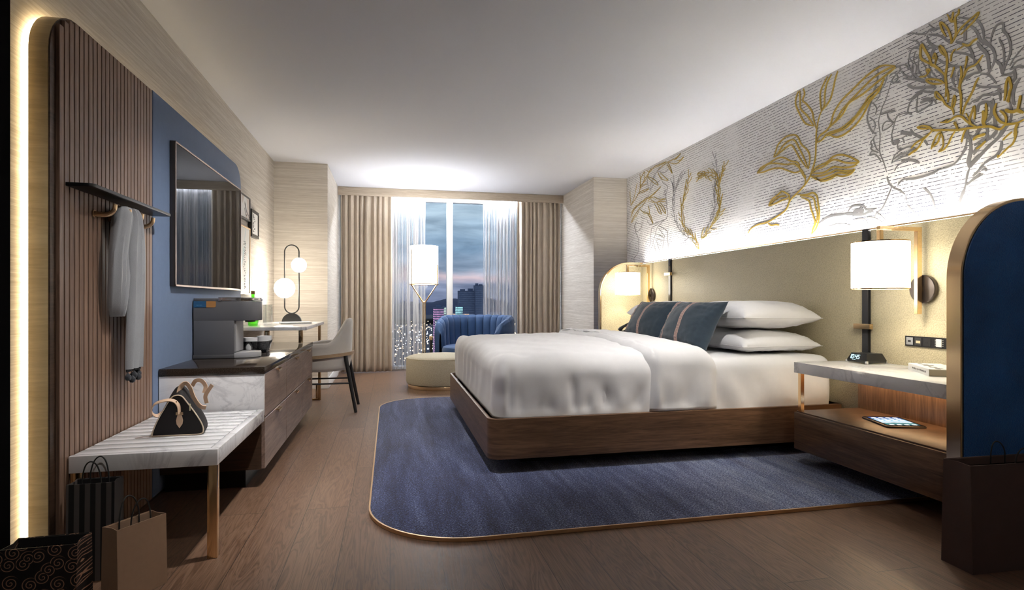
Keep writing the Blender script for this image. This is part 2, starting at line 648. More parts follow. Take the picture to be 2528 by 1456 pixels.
def striped_mat():
    t = NT('black_and_charcoal_striped_paper')
    s = t.sep(t.pos())
    f = t.math('GREATER_THAN', t.math('FRACT', t.math('MULTIPLY', s[0], 30.0)), .5)
    t.set(color=t.mix(f, (.008, .008, .009), (.085, .075, .072)), rough=.55)
    return t.m
MT['striped'] = striped_mat()

def trim_mat():
    t = NT('greek_key_trim')
    u = t.n('ShaderNodeUVMap')
    s = t.sep(u.outputs[0])
    a = t.math('FRACT', s[1])
    b = s[0]
    l1 = t.math('LESS_THAN', t.math('ABSOLUTE', t.math('SUBTRACT', a, .2)), .1)
    l2 = t.math('MULTIPLY', t.math('LESS_THAN', t.math('ABSOLUTE', t.math('SUBTRACT', b, .28)), .07), t.math('GREATER_THAN', a, .2))
    l3 = t.math('MULTIPLY', t.math('LESS_THAN', t.math('ABSOLUTE', t.math('SUBTRACT', b, .72)), .07), t.math('LESS_THAN', a, .75))
    l4 = t.math('MULTIPLY', t.math('LESS_THAN', t.math('ABSOLUTE', t.math('SUBTRACT', a, .7)), .1), t.math('GREATER_THAN', b, .45))
    f = t.math('MAXIMUM', t.math('MAXIMUM', l1, l2), t.math('MAXIMUM', l3, l4))
    f = t.math('MULTIPLY', f, t.math('LESS_THAN', t.math('ABSOLUTE', t.math('SUBTRACT', b, .5)), .36))
    t.set(color=t.mix(f, (.52, .36, .31), (.20, .13, .13)), rough=.8)
    return t.m
MT['trim'] = trim_mat()

def ottoman_mat():
    t = NT('cream_woven_ottoman_fabric')
    p = t.pos()
    c = t.voro(p, 230, 'F1')
    t.set(color=t.ramp(c, [(.2, (.62, .57, .44)), (.7, (.44, .39, .28))]), rough=.85)
    t.bump(c, .4, .004)
    return t.m
MT['ottoman'] = ottoman_mat()

def mesh_wire_mat():
    t = NT('black_wire_mesh')
    p = t.pos((1, 1, 1))
    d = t.voro(p, 380, 'F1')
    tr = t.n('ShaderNodeBsdfTransparent')
    m = t.n('ShaderNodeMixShader')
    t.put(m.inputs[0], t.ramp(d, [(.22, .12), (.45, .8)]))
    t.set(color=(.02, .02, .025), rough=.4, metal=.5)
    t.t.links.new(tr.outputs[0], m.inputs[1])
    t.t.links.new(t.b.outputs[0], m.inputs[2])
    t.t.links.new(m.outputs[0], t.out.inputs[0])
    return t.m
MT['wire'] = mesh_wire_mat()

def art_mat(name, wash, seed):
    t = NT(name)
    p = t.pos((1, 2.2, 2.2))
    n = t.noise(t.math('ADD', p, 0.0) if False else p, 1.0 + seed * .3, 3, .5, .8)
    t.set(color=t.ramp(n, [(.40, (.80, .80, .79)), (.52, (.82, .82, .82)), (.56, wash), (.75, wash)]), rough=.6)
    return t.m
MT['art_blue'] = art_mat('pale_blue_wash_print', (.55, .68, .72), 1)
MT['art_rose'] = art_mat('pale_rose_wash_print', (.66, .58, .53), 4)

def lit_building(name, c, power, fx, fz):
    t = NT(name)
    s = t.sep(t.pos())
    a = t.math('MULTIPLY', t.math('GREATER_THAN', t.math('FRACT', t.math('MULTIPLY', s[2], fz)), .4),
               t.math('GREATER_THAN', t.math('FRACT', t.math('MULTIPLY', s[0], fx)), .3))
    n = t.noise(t.pos((.35, .35, .35)), 1.0, 2)
    f = t.math('MULTIPLY', a, t.ramp(n, [(.3, .25), (.6, 1.0)]))
    t.set(color=(.12, .16, .26), rough=.8, emit=c, power=t.math('MULTIPLY', f, power))  # blue base colour has distance haze mixed in
    return t.m
MURAL={
'gold_branch':'11.9:4248,1575 4202,1611 4105,1631 3997,1634 3880,1663 3782,1699 3752,1741 3725,1769 3675,1796 3599,1836 3537,1886 3500,1949 3474,2021 3467,2124 3462,2210 3441,2290 3416,2334;11.9:3990,1624 3945,1601 3894,1601 3852,1589;11.9:3416,2334 3427,2450 3407,2502 3359,2557;11.9:3416,2334 3389,2368 3384,2443 3364,2512 3321,2559;11.9:3416,2334 3339,2384 3306,2457 3290,2509 3267,2558;11.9:3465,2228 3491,2306 3506,2363 3561,2435 3601,2476 3580,2513 3592,2558;11.9:3488,2252 3549,2342 3618,2418 3626,2484 3630,2558;11.9:3488,2252 3574,2301 3637,2397 3673,2473 3665,2525 3643,2558;11.9:3462,2131 3430,2166 3361,2188 3328,2221 3301,2287 3231,2347 3139,2387 3051,2425 2967,2447 2905,2448 2819,2409;11.9:3339,2199 3274,2237 3221,2286 3129,2335 3042,2375 2967,2404 2879,2415 2819,2409;11.9:3328,2204 3231,2248 3169,2309 3061,2327 2949,2363 2861,2389 2819,2402;11.9:3462,2127 3412,2131 3350,2160 3231,2162 3119,2204 3042,2265 3013,2294 2931,2326 2900,2367;11.9:3361,2146 3284,2149 3190,2154 3090,2211 3013,2271 2949,2295 2914,2342 2900,2367;11.9:3350,2151 3263,2110 3159,2128 3070,2181 3004,2260 2940,2299;11.9:3506,1932 3453,1955 3372,1962 3306,1988 3242,1984 3169,1954 3095,1903 3119,1901 3200,1921 3284,1962 3328,1964 3395,1942 3465,1936 3506,1924;11.9:3506,1919 3395,1899 3306,1917 3221,1893 3139,1882 3095,1899;11.9:3524,1901 3418,1882 3328,1884 3284,1891 3231,1875 3169,1861 3129,1860;11.9:3524,1903 3441,1857 3328,1859 3263,1869 3190,1849 3129,1860 3159,1838 3221,1835 3284,1853 3339,1840 3418,1844 3477,1882;11.9:3543,1958 3527,2034 3549,2093 3611,2154 3649,2219 3695,2249 3782,2257 3866,2224 3894,2183 3920,2137;11.9:3543,1958 3586,2049 3637,2134 3688,2208 3755,2217 3824,2193 3866,2157 3916,2136;11.9:3561,1971 3624,2049 3675,2126 3721,2180 3782,2173 3852,2153 3909,2134;11.9:3574,1894 3624,1968 3649,2028 3728,2061 3796,2101 3866,2118 3968,2104 4074,2090 4124,2061;11.9:3574,1903 3611,1965 3688,2028 3782,2046 3880,2079 3982,2098 4058,2076 4124,2056;11.9:3624,1959 3688,1964 3769,2001 3838,2031 3938,2049 4043,2048 4124,2056;11.9:3574,1845 3571,1920;11.9:3755,1718 3739,1794 3782,1830 3824,1849 3866,1832 3938,1806 3975,1764 3894,1769 3824,1781 3755,1783 3739,1808;11.9:3968,1767 3909,1796 3838,1812 3769,1800;11.9:3662,1794 3561,1775 3500,1777 3459,1748 3447,1694 3435,1631 3441,1571 3471,1514 3512,1480;11.9:3624,1778 3537,1758 3488,1731 3471,1671 3453,1616 3465,1566 3500,1509 3512,1480;11.9:3611,1762 3537,1726 3518,1670 3494,1614 3477,1559 3506,1510',
'silver_portrait':'7.2:2851,2332 2869,2285 2892,2228 2914,2197 2930,2153 2942,2113 2933,2050 2931,2005 2935,1956 2930,1911 2908,1861 2892,1814 2884,1788;10.8:2880,1762 2876,1740 2860,1707 2829,1679 2793,1659 2757,1628;7.8:2848,1688 2866,1648;12.0:2946,2435 2950,2381 2969,2333 2989,2290 2996,2253 3010,2224 3027,2168 3016,2119 2989,2066 2956,2040;7.2:2989,2245 2969,2227 2956,2195 2966,2165;7.2:3010,2162 2976,2129 2966,2093 2979,2063;7.2:2930,2214 2956,2195;7.2:2963,2036 2979,2018 2969,1977 2953,1944 2933,1931;7.2:2979,2018 3000,2002 2989,1976 3000,1962 2973,1938 2943,1925;8.4:2943,1925 2989,1943 3006,1922 2973,1919 2946,1896 2924,1862;7.2:2873,2395 2892,2337 2924,2300 2937,2266 2969,2244;9.6:2924,2151 2879,2150 2823,2144;8.4:2879,2150 2873,2118 2848,2084 2829,2073;8.4:2914,2047 2911,2081 2885,2098 2848,2084;7.2:2914,2047 2873,2053 2838,2070;8.4:2841,1974 2848,2003 2835,2048 2823,2087 2805,2108 2763,2107;10.2:2763,2107 2743,2103 2711,2082;10.2:2743,2103 2731,2146 2711,2173;24.0:2711,2173 2677,2189 2644,2198;12.0:2655,2202 2611,2178 2574,2167;14.4:2734,2173 2688,2188;10.2:2674,2188 2683,2094 2644,2091 2590,2108 2616,2132 2655,2130;9.0:2655,2151 2611,2143 2574,2118 2563,2094;8.4:2660,2132 2633,2141 2590,2123;24.0:2832,1950 2817,1957 2793,1947;10.8:2848,1981 2838,1946 2811,1942;8.4:2808,1944 2805,1911 2781,1910;9.0:2763,1931 2769,1954 2781,1968;20.4:2787,2001 2745,1984 2711,1964;13.2:2722,2003 2699,1965 2644,1924 2614,1878;10.8:2775,1966 2745,1973;8.4:2848,1831 2829,1874 2787,1895 2728,1901 2688,1880;12.0:2835,1854 2793,1870 2745,1869 2711,1881 2677,1867;8.4:2835,1838 2769,1854 2734,1850;7.2:2829,1783 2805,1810 2757,1820;13.2:2781,1830 2734,1824 2694,1809 2663,1789;8.4:2805,1693 2781,1714 2757,1720;12.0:2763,1718 2699,1708 2644,1708 2590,1714 2548,1725;8.4:2548,1725 2497,1728 2457,1738 2423,1772 2404,1805 2395,1831 2393,1877;10.8:2641,1645 2611,1614 2600,1599;14.4:2393,1919 2397,1887 2381,1855 2374,1806 2383,1757 2388,1730 2379,1700;8.4:2379,1700 2393,1647 2400,1611 2409,1563;15.6:2381,1705 2353,1736 2324,1756;12.0:2381,1761 2353,1782 2324,1811;10.8:2393,1610 2353,1639 2324,1656;9.6:2772,2318 2711,2287 2660,2270 2611,2231 2569,2195;10.8:2740,2272 2699,2236 2633,2216 2569,2195;8.4:2781,2364 2757,2328 2711,2300;8.4:2873,2395 2811,2402 2787,2372 2829,2351 2848,2326 2811,2307 2781,2300;7.8:2866,2365 2829,2372 2805,2331 2835,2308;7.2:2811,2402 2757,2391 2734,2350;7.2:2699,2362 2711,2320 2688,2281;7.2:2677,2348 2660,2300 2622,2255;9.6:2574,2291 2532,2245 2517,2195;9.6:2492,2162 2448,2126 2423,2103;11.6:2440,2516 2383,2479 2346,2457 2319,2411 2308,2370 2308,2338;12.8:2445,2495 2387,2449 2351,2408 2328,2356 2324,2340 2297,2310 2266,2274 2252,2227 2262,2187 2279,2158;19.7:2279,2194 2282,2152;15.1:2342,2339 2319,2297 2293,2258 2284,2214 2282,2172;12.8:2308,2338 2288,2306 2271,2298;11.6:2297,2342 2273,2326;11.6:2275,2305 2266,2341 2249,2374 2224,2379 2212,2365 2214,2339 2191,2298 2179,2244 2183,2203 2199,2170 2214,2128;9.3:2232,2304 2212,2246 2210,2183 2216,2124;12.8:2249,2204 2226,2172 2218,2125;15.1:2402,2460 2402,2413 2404,2372;11.6:2602,2516 2560,2512 2514,2490 2479,2449;11.6:2610,2500 2545,2465 2504,2422 2484,2398;12.8:2619,2499 2608,2459 2571,2417 2545,2406;19.7:2571,2417 2586,2389 2597,2364;10.4:2657,2481 2619,2433 2571,2412;9.3:2685,2540 2629,2514 2602,2526 2576,2516;8.1:2608,2559 2578,2520;12.8:2454,2390 2406,2354 2374,2312 2355,2253;10.4:2499,2357 2445,2328 2387,2294 2357,2258;12.8:2555,2341 2524,2309 2474,2269 2416,2240 2360,2227 2337,2241;15.1:2355,2253 2337,2213 2321,2175;11.6:2321,2175 2360,2181 2397,2167;12.8:2425,2164 2397,2177 2360,2181;9.3:2324,2166 2288,2150 2266,2122 2245,2087;10.4:2346,2115 2310,2093 2266,2079 2224,2061;9.3:2342,2118 2315,2094;11.6:2241,2058 2220,2037 2207,2042;10.4:2224,2118 2207,2116 2183,2111 2163,2120 2159,2128;13.9:2163,2120 2159,2084 2175,2064;12.8:2135,2075 2155,2048 2167,2009 2167,1970 2159,1950;10.4:2119,2116 2143,2130 2183,2133;7.0:2119,2218 2163,2181 2183,2150;7.0:2119,2163 2155,2160 2179,2136;11.6:2369,2040 2332,2041 2310,2052 2262,2039 2232,2033 2226,1995;17.4:2337,1974 2332,2009 2306,2014 2275,1994 2266,1960 2279,1924 2306,1909;13.9:2262,2017 2256,1956 2252,1893 2245,1850 2262,1821;11.6:2183,1972 2175,1921 2183,1876 2207,1844 2228,1812;10.4:2406,2072 2387,2033 2369,2036;9.3:2454,2242 2474,2202 2454,2146;17.4:2459,2229 2464,2179;10.4:2416,2245 2445,2205 2430,2132;8.1:2742,2300 2685,2273 2629,2236;12.8:2742,2263 2696,2231 2629,2211 2560,2185;8.1:2742,2560 2707,2555 2668,2527;8.1:2725,2522 2685,2498 2668,2465 2707,2467 2730,2431 2707,2379;7.5:2742,2477 2696,2462 2657,2435 2674,2406 2707,2410;7.0:2730,2431 2736,2391 2719,2343 2690,2300 2657,2277;9.3:2707,2379 2713,2330 2679,2296;7.0:2668,2394 2674,2350 2668,2302;7.0:2690,2444 2702,2398 2685,2355 2690,2311;7.0:2657,2379 2629,2327 2619,2282 2586,2225;7.0:2613,2351 2597,2294 2560,2240;7.0:2592,2302 2602,2266 2576,2236;8.1:2560,2284 2529,2242 2524,2216;15.1:2378,1932 2397,1886 2402,1861;11.6:2324,1910 2342,1870 2360,1849;11.6:2351,1928 2369,1943 2378,1922;13.9:2301,1903 2288,1863 2297,1831;13.5:2383,1913 2389,1874 2375,1837 2371,1779 2379,1741 2383,1709 2375,1699;16.6:2373,1825 2373,1755;9.4:2391,1809 2408,1789 2429,1761 2454,1738;17.7:2375,1699 2335,1738 2285,1781 2236,1814 2218,1844 2203,1863;15.6:2359,1760 2327,1792 2300,1813 2266,1831 2247,1856;13.5:2383,1868 2359,1853 2335,1870 2319,1894;10.4:2292,1882 2287,1836 2296,1807;12.5:2355,1807 2327,1820 2296,1831;14.6:2221,1795 2225,1757 2247,1728 2277,1716 2304,1702;11.4:2304,1702 2335,1670 2363,1651;8.3:2400,1612 2359,1630 2308,1651;9.4:2319,1670 2300,1674 2294,1660;8.3:2379,1696 2393,1662 2398,1618 2408,1591;15.6:2408,1591 2424,1549 2433,1521;8.3:2433,1521 2446,1484;8.3:2420,1523 2418,1479;9.4:2639,1643 2611,1617 2587,1578 2574,1528 2571,1503;10.0:2753,1616 2748,1591;10.0:2744,1567 2709,1522 2666,1473;9.0:2853,1683 2877,1634 2910,1578 2940,1558 2960,1548 2975,1521;30.0:3138,1580 3094,1586 3052,1575;18.0:3205,1581 3149,1572 3105,1562 3031,1555;15.0:3083,1610 3057,1589;11.0:3182,1591 3160,1614 3127,1622 3062,1613 3036,1585 3000,1576 2955,1577;11.0:3041,1561 3000,1563 2980,1568;14.0:3440,1550 3383,1575 3322,1585 3262,1583 3205,1579;10.0:3415,1494 3365,1512 3310,1518 3256,1521 3205,1511 3154,1498;10.0:3154,1498 3132,1522 3094,1532 3052,1523 3031,1503 3015,1471;9.0:3036,1530 3000,1529 2965,1515 2910,1483;10.0:2950,1547 2915,1516 2877,1474;8.0:2970,1524 2955,1547;8.0:3256,1516 3193,1472;7.0:3143,1497 3110,1470',
'gold_twig':'12.8:2509,2113 2504,2169 2509,2230 2499,2294 2509,2356 2542,2407 2534,2372 2509,2337;13.9:2509,2230 2539,2271 2571,2308 2592,2327 2602,2366 2624,2411 2649,2462 2657,2435 2654,2388 2624,2355 2597,2329;10.4:2571,2308 2565,2346 2581,2357 2571,2378 2560,2348 2563,2330;10.4:2597,2299 2619,2308 2608,2283;10.4:2514,2188 2534,2210 2571,2234 2619,2252 2608,2233 2576,2211 2524,2192;9.3:2662,2284 2624,2275 2597,2299;10.4:2494,2079 2494,2127 2506,2170;11.6:2425,1993 2423,2083 2430,2132 2425,2178 2420,2205 2425,2249;9.3:2425,2154 2406,2190 2387,2220 2351,2223 2332,2234 2310,2259;10.4:2440,2136 2425,2150;9.3:2402,2230 2394,2260 2392,2287;8.7:2406,2199 2397,2242;8.1:2479,2295 2474,2331 2454,2352;9.3:2479,2208 2469,2233 2459,2258;10.4:2464,2001 2469,2032 2509,2074 2529,2115 2565,2163 2563,2132 2529,2101;8.7:2474,2038 2469,2075 2459,2105 2454,2075 2469,2036;10.4:2416,1986 2402,2028 2378,2067 2360,2097 2346,2129 2332,2152;10.4:2479,2391 2476,2414 2489,2463 2509,2502 2539,2536 2527,2486 2504,2441;11.6:2476,2390 2452,2427 2452,2475 2454,2519 2437,2534 2435,2557;9.3:2454,2414 2430,2445 2402,2460 2360,2477 2332,2487 2346,2461 2378,2440 2425,2415;10.4:2474,2514 2469,2536 2466,2558;11.6:2489,2536 2474,2509 2454,2505;8.7:2499,2560 2484,2529;11.6:2416,2363 2383,2339 2360,2352 2337,2356;9.3:2406,2349 2445,2343;11.6:2679,1999 2640,1997 2602,1976 2581,1954 2514,1935 2445,1914 2387,1906 2337,1896 2275,1882 2228,1854 2199,1868 2151,1861 2119,1869;9.3:2679,1999 2651,1983 2602,1971;10.4:2539,1984 2509,1977 2489,1975 2454,1989 2420,1978 2397,1951 2374,1926 2337,1896;9.3:2524,1981 2494,1987;11.6:2440,1913 2449,1939 2459,1957 2449,1954;10.4:2369,1929 2378,1950 2364,1988 2355,2012 2351,1974 2353,1942;15.1:2297,1888 2308,1914 2306,1950 2310,1974;11.6:2301,1912 2293,1955 2295,2006;10.4:2199,1868 2199,1903 2212,1929 2228,1947;11.6:2199,1872 2228,1894 2249,1932 2254,1956 2245,1989;15.1:2119,1899 2147,1920 2171,1922 2195,1936 2197,1946;11.6:2147,1920 2139,1956 2133,1989;11.6:2187,1973 2183,2020 2175,2047 2187,2095 2199,2065 2201,2022 2207,1989;9.3:2195,1980 2187,2008;9.3:2151,1857 2159,1825 2159,1795;11.6:2464,2260 2469,2224;8.1:2397,1989 2383,1956;9.0:2584,1957 2611,1935 2644,1914 2671,1881 2711,1865 2734,1853;10.8:2734,1853 2699,1867 2677,1872;9.0:2590,1949 2644,1924 2688,1911 2717,1887;9.0:2532,1932 2558,1920 2579,1886 2592,1850;9.0:2537,1923 2553,1879 2584,1862;7.2:2532,1922 2522,1880 2525,1846 2550,1824;7.2:2457,1910 2482,1878 2489,1852;7.2:2467,1898 2497,1849 2517,1830 2550,1824;9.0:2390,1913 2409,1882 2421,1842;12.5:2296,1851 2319,1850 2343,1849 2359,1837;10.4:2296,1815 2319,1798 2343,1786;8.3:2143,1856 2154,1836 2154,1806 2168,1768 2196,1749 2236,1717;7.3:2171,1826 2200,1808 2214,1796;12.5:2236,1729 2238,1714',
'silver_profile':'7.9:5801,2349 5772,2312 5706,2281 5666,2246 5679,2204 5706,2165 5697,2119 5679,2072 5688,2038 5666,1981 5669,1938 5706,1903 5801,1894 5957,1893 6080,1891 6143,1923 6175,1975;6.5:5688,2224 5734,2215 5753,2178 5697,2177;6.5:5734,2090 5716,2096 5679,2054 5753,2058;5.8:5725,1902 5839,1863 5918,1828 5978,1734 6039,1638 6111,1560 6164,1474;5.8:5839,1881 5998,1857 6049,1844 6080,1745 6091,1661 6122,1646;7.2:5878,1850 5763,1808 5669,1757 5669,1691 5651,1592 5647,1477;6.5:5878,1823 5763,1737 5740,1716 5772,1621 5820,1526 5878,1604 5947,1712;6.5:5937,1766 5839,1736 5753,1700;5.8:5937,1711 5839,1687 5763,1665;5.8:5898,1642 5801,1615;5.0:5998,1652 5937,1554 5927,1489;5.0:6091,1539 6028,1487;6.5:6273,1950 6317,1942 6408,1944 6477,1963 6524,1925 6477,1869 6431,1853 6340,1881 6295,1934;7.2:6477,1978 6501,1911 6501,1862 6431,1794 6396,1711 6408,1614 6454,1568 6536,1530 6512,1478;6.5:6340,2047 6317,2005 6251,1986 6175,1994;6.5:6251,2294 6143,2331 6164,2421 6111,2457;6.5:5878,2470 5782,2431 5706,2423 5633,2450 5688,2489;5.8:6111,2268 6018,2334 5898,2347 5801,2363;5.8:6039,2310 6018,2390 5918,2470 5839,2507;5.8:6101,2294 6059,2380 5978,2456;5.8:6317,2122 6207,2181 6122,2242',
'gold_leaves':'6.5:6620,2201 6645,2317 6649,2389;6.5:6620,2201 6524,2295 6442,2449;6.5:6608,2209 6454,2283 6362,2354 6351,2460 6362,2540;6.5:6362,2374 6251,2439 6229,2540 6340,2477 6362,2374;6.5:6362,2364 6273,2385 6164,2383;6.5:6431,2308 6317,2326 6122,2317 6207,2305 6385,2305;6.5:6340,2399 6186,2444 6080,2535 6039,2516;6.5:6251,2448 6143,2492 5978,2539 5898,2539 5763,2534 5688,2534;6.5:6164,2468 6039,2422 5937,2364 5888,2313 6018,2372 6164,2468;6.5:5898,2466 5839,2389 5763,2346 5651,2318 5725,2365 5839,2443;6.5:5878,2479 5763,2507 5651,2516 5543,2516 5474,2516 5380,2539 5457,2512 5508,2507;6.5:5651,2516 5543,2473 5439,2452 5322,2491 5372,2470 5457,2486;6.5:5669,2494 5615,2428 5561,2373 5597,2442 5651,2507;6.5:5839,2398 5782,2368;6.5:5957,2525 5801,2525 5706,2529;6.5:6186,2549 6122,2506 6164,2459;6.5:6632,2050 6524,2135 6295,2186 6039,2226 5820,2281 5957,2239 6143,2198;6.5:6620,1988 6501,2071 6317,2141 6186,2186;6.5:6620,2110 6477,2167 6251,2207 6164,2221;6.5:6143,2170 6080,2196 5978,2192 5878,2151 5706,2125 5801,2129 5937,2125 6101,2162;6.5:6059,2174 5957,2128 5839,2117 5706,2094;6.5:5978,2113 5918,2057 5878,2005 5810,1972 5839,2026 5918,2112;6.5:5918,2112 5820,2060 5763,1996 5706,1965 5744,2029 5839,2108;6.5:6385,2128 6251,2053 6164,2030 6101,1983 6018,1896 6059,1977 6122,2024 6251,2072;6.5:6143,2122 6111,2070 6101,2011;6.5:6477,2058 6596,1984;6.5:6454,2164 6572,2112 6632,2050;6.5:6477,2038 6385,2093',
'gold_wreath':'6.0:5025,1507 5103,1622 5199,1683 5315,1757 5366,1877 5349,2004 5281,2113 5215,2253;6.3:5025,1507 5071,1536 5105,1580;5.3:5025,1507 5031,1550 5051,1589;4.3:5059,1557 5109,1575 5150,1608;5.3:5059,1557 5072,1610 5102,1655;5.3:5093,1608 5121,1616 5144,1632;6.8:5093,1608 5090,1643 5100,1677;4.1:5133,1641 5162,1636 5191,1640;5.1:5133,1641 5156,1694 5196,1735;4.1:5175,1668 5216,1673 5253,1691;5.5:5175,1668 5197,1703 5230,1729;4.7:5221,1697 5256,1701 5288,1717;4.1:5221,1697 5237,1731 5264,1757;5.9:5272,1729 5317,1722 5361,1731;6.6:5272,1729 5303,1779 5350,1815;6.2:5318,1764 5346,1791 5363,1826;5.3:5318,1764 5303,1820 5308,1877;4.9:5340,1817 5385,1838 5419,1873;6.5:5340,1817 5329,1871 5336,1927;4.1:5363,1870 5402,1896 5429,1933;5.2:5363,1870 5360,1923 5375,1973;6.1:5360,1925 5373,1968 5370,2013;5.3:5360,1925 5331,1953 5314,1989;5.6:5352,1980 5375,2028 5380,2080;4.1:5352,1980 5325,2015 5312,2056;6.9:5332,2031 5323,2081 5297,2124;4.5:5332,2031 5294,2047 5265,2075;6.3:5302,2079 5303,2138 5284,2193;4.7:5302,2079 5252,2101 5212,2140;5.7:5273,2130 5281,2188 5269,2244;5.6:5273,2130 5242,2150 5220,2180;6.4:5244,2192 5253,2219 5253,2247;6.2:5244,2192 5193,2214 5152,2253;5.7:5215,2253 5227,2296 5224,2340;6.6:5215,2253 5190,2270 5172,2294;6.0:4980,1609 4819,1694 4735,1761 4667,1828 4667,1928 4694,2033 4680,2123 4762,2195 4905,2235 5025,2212;4.2:4980,1609 4963,1664 4927,1710;6.2:4980,1609 4926,1614 4877,1638;5.8:4904,1649 4888,1684 4861,1711;4.5:4904,1649 4858,1643 4812,1653;6.2:4827,1690 4807,1724 4775,1750;5.6:4827,1690 4772,1672 4715,1674;4.1:4784,1722 4771,1757 4747,1785;5.0:4784,1722 4743,1735 4709,1762;5.6:4744,1754 4723,1806 4686,1848;4.1:4744,1754 4708,1756 4675,1771;5.5:4710,1786 4700,1817 4681,1843;4.5:4710,1786 4661,1785 4614,1801;6.2:4678,1817 4676,1870 4655,1920;6.4:4678,1817 4626,1818 4577,1837;6.9:4667,1860 4696,1911 4705,1969;6.1:4667,1860 4646,1907 4642,1958;5.5:4667,1907 4691,1945 4700,1989;6.5:4667,1907 4637,1939 4619,1979;6.7:4674,1956 4713,1996 4735,2047;6.8:4674,1956 4660,2000 4662,2046;4.7:4687,2005 4722,2031 4745,2068;4.5:4687,2005 4675,2054 4680,2104;6.7:4691,2052 4712,2082 4721,2118;6.1:4691,2052 4656,2098 4639,2154;6.0:4684,2095 4703,2135 4706,2180;4.6:4684,2095 4658,2122 4642,2157;5.9:4693,2134 4750,2142 4800,2169;6.2:4693,2134 4717,2182 4756,2219;6.2:4732,2168 4766,2167 4799,2178;4.8:4732,2168 4754,2212 4790,2245;4.3:4777,2199 4832,2189 4886,2199;4.7:4777,2199 4813,2241 4861,2267;5.3:4845,2218 4900,2209 4954,2218;5.1:4845,2218 4862,2242 4886,2259;4.2:4911,2234 4952,2205 4999,2192;6.2:4911,2234 4936,2250 4964,2257;6.4:4968,2223 4999,2204 5035,2197;6.1:4968,2223 5001,2231 5035,2227;7.0:5025,2212 5048,2192 5075,2182;5.0:5025,2212 5054,2219 5083,2215;6.0:5056,2252 4965,2240 4862,2185;5.1:5056,2252 5020,2264 4982,2263;4.2:5056,2252 5027,2224 4990,2209;4.8:4995,2244 4951,2254 4905,2248;5.4:4995,2244 4954,2216 4905,2205;5.9:4931,2222 4895,2230 4859,2226;6.6:4931,2222 4906,2190 4871,2168;6.0:4862,2185 4819,2189 4777,2178;5.8:4862,2185 4834,2152 4796,2130;6.0:4680,2108 4627,2157 4594,2218;5.5:4680,2108 4675,2147 4657,2183;6.0:4680,2108 4660,2114 4643,2126;5.1:4645,2141 4635,2178 4613,2209;6.4:4645,2141 4617,2142 4592,2153;5.6:4616,2177 4622,2207 4616,2237;5.7:4616,2177 4593,2188 4575,2205;6.4:4594,2218 4600,2244 4596,2271;5.0:4594,2218 4557,2234 4528,2262',
'silver_wreath':'5.4:5134,1609 5315,1688 5453,1792 5525,1927 5543,2055 5525,2159 5543,2252;4.7:5134,1609 5162,1608 5189,1616;4.7:5134,1609 5152,1629 5177,1642;5.7:5218,1645 5262,1629 5310,1629;4.3:5218,1645 5244,1676 5279,1696;4.2:5301,1682 5330,1681 5356,1691;5.8:5301,1682 5320,1727 5352,1762;4.4:5368,1728 5399,1726 5428,1735;5.9:5368,1728 5381,1772 5409,1808;5.2:5432,1776 5460,1773 5487,1780;4.1:5432,1776 5442,1814 5465,1846;6.1:5475,1834 5499,1847 5518,1869;4.4:5475,1834 5465,1873 5469,1913;6.0:5508,1896 5548,1909 5580,1935;4.7:5508,1896 5499,1934 5503,1974;4.0:5529,1957 5555,1984 5570,2018;3.7:5529,1957 5513,2002 5513,2050;4.4:5537,2016 5558,2053 5565,2095;4.5:5537,2016 5521,2050 5517,2089;4.7:5540,2071 5558,2096 5567,2126;4.3:5540,2071 5516,2106 5504,2148;4.5:5532,2119 5547,2163 5547,2209;3.9:5532,2119 5497,2155 5476,2201;5.7:5526,2166 5544,2193 5550,2224;4.5:5526,2166 5513,2195 5510,2227;3.7:5535,2209 5557,2240 5567,2277;6.2:5535,2209 5512,2254 5506,2304;3.6:5543,2252 5583,2285 5609,2331;5.7:5543,2252 5528,2302 5531,2354;5.4:4995,1627 4876,1701 4762,1828 4748,1943 4762,2047 4707,2144 4748,2332;5.7:4995,1627 4978,1670 4947,1704;6.1:4995,1627 4950,1617 4905,1623;6.1:4940,1661 4917,1692 4885,1712;3.9:4940,1661 4890,1657 4841,1670;5.1:4885,1695 4871,1724 4848,1747;4.2:4885,1695 4859,1694 4835,1702;5.7:4832,1750 4819,1799 4790,1841;4.0:4832,1750 4789,1769 4755,1802;3.6:4780,1808 4777,1837 4764,1863;4.2:4780,1808 4748,1811 4720,1825;4.4:4758,1863 4789,1902 4804,1949;5.4:4758,1863 4726,1888 4705,1923;5.5:4751,1916 4767,1965 4766,2017;4.4:4751,1916 4712,1947 4685,1990;4.0:4751,1967 4769,1991 4778,2020;5.2:4751,1967 4743,2000 4747,2033;4.5:4758,2015 4778,2054 4784,2098;4.9:4758,2015 4741,2060 4741,2108;5.5:4754,2062 4753,2101 4738,2137;3.7:4754,2062 4713,2095 4686,2140;3.6:4728,2107 4736,2155 4728,2203;5.2:4728,2107 4695,2119 4667,2142;4.1:4710,2158 4725,2181 4730,2207;5.6:4710,2158 4694,2185 4687,2215;4.5:4729,2245 4772,2274 4802,2315;5.7:4729,2245 4717,2283 4720,2323;5.8:4748,2332 4775,2370 4787,2414;6.2:4748,2332 4735,2355 4730,2381;5.4:5489,2187 5436,2256 5349,2316;5.4:5489,2187 5484,2218 5469,2245;4.6:5489,2187 5452,2209 5425,2242;3.7:5462,2222 5451,2262 5426,2296;3.8:5462,2222 5435,2232 5414,2251;3.9:5436,2256 5415,2303 5379,2339;6.2:5436,2256 5391,2263 5351,2285;6.2:5392,2286 5379,2322 5354,2352;4.4:5392,2286 5342,2298 5298,2327;4.4:5349,2316 5333,2342 5309,2361;5.2:5349,2316 5317,2312 5286,2320',
}
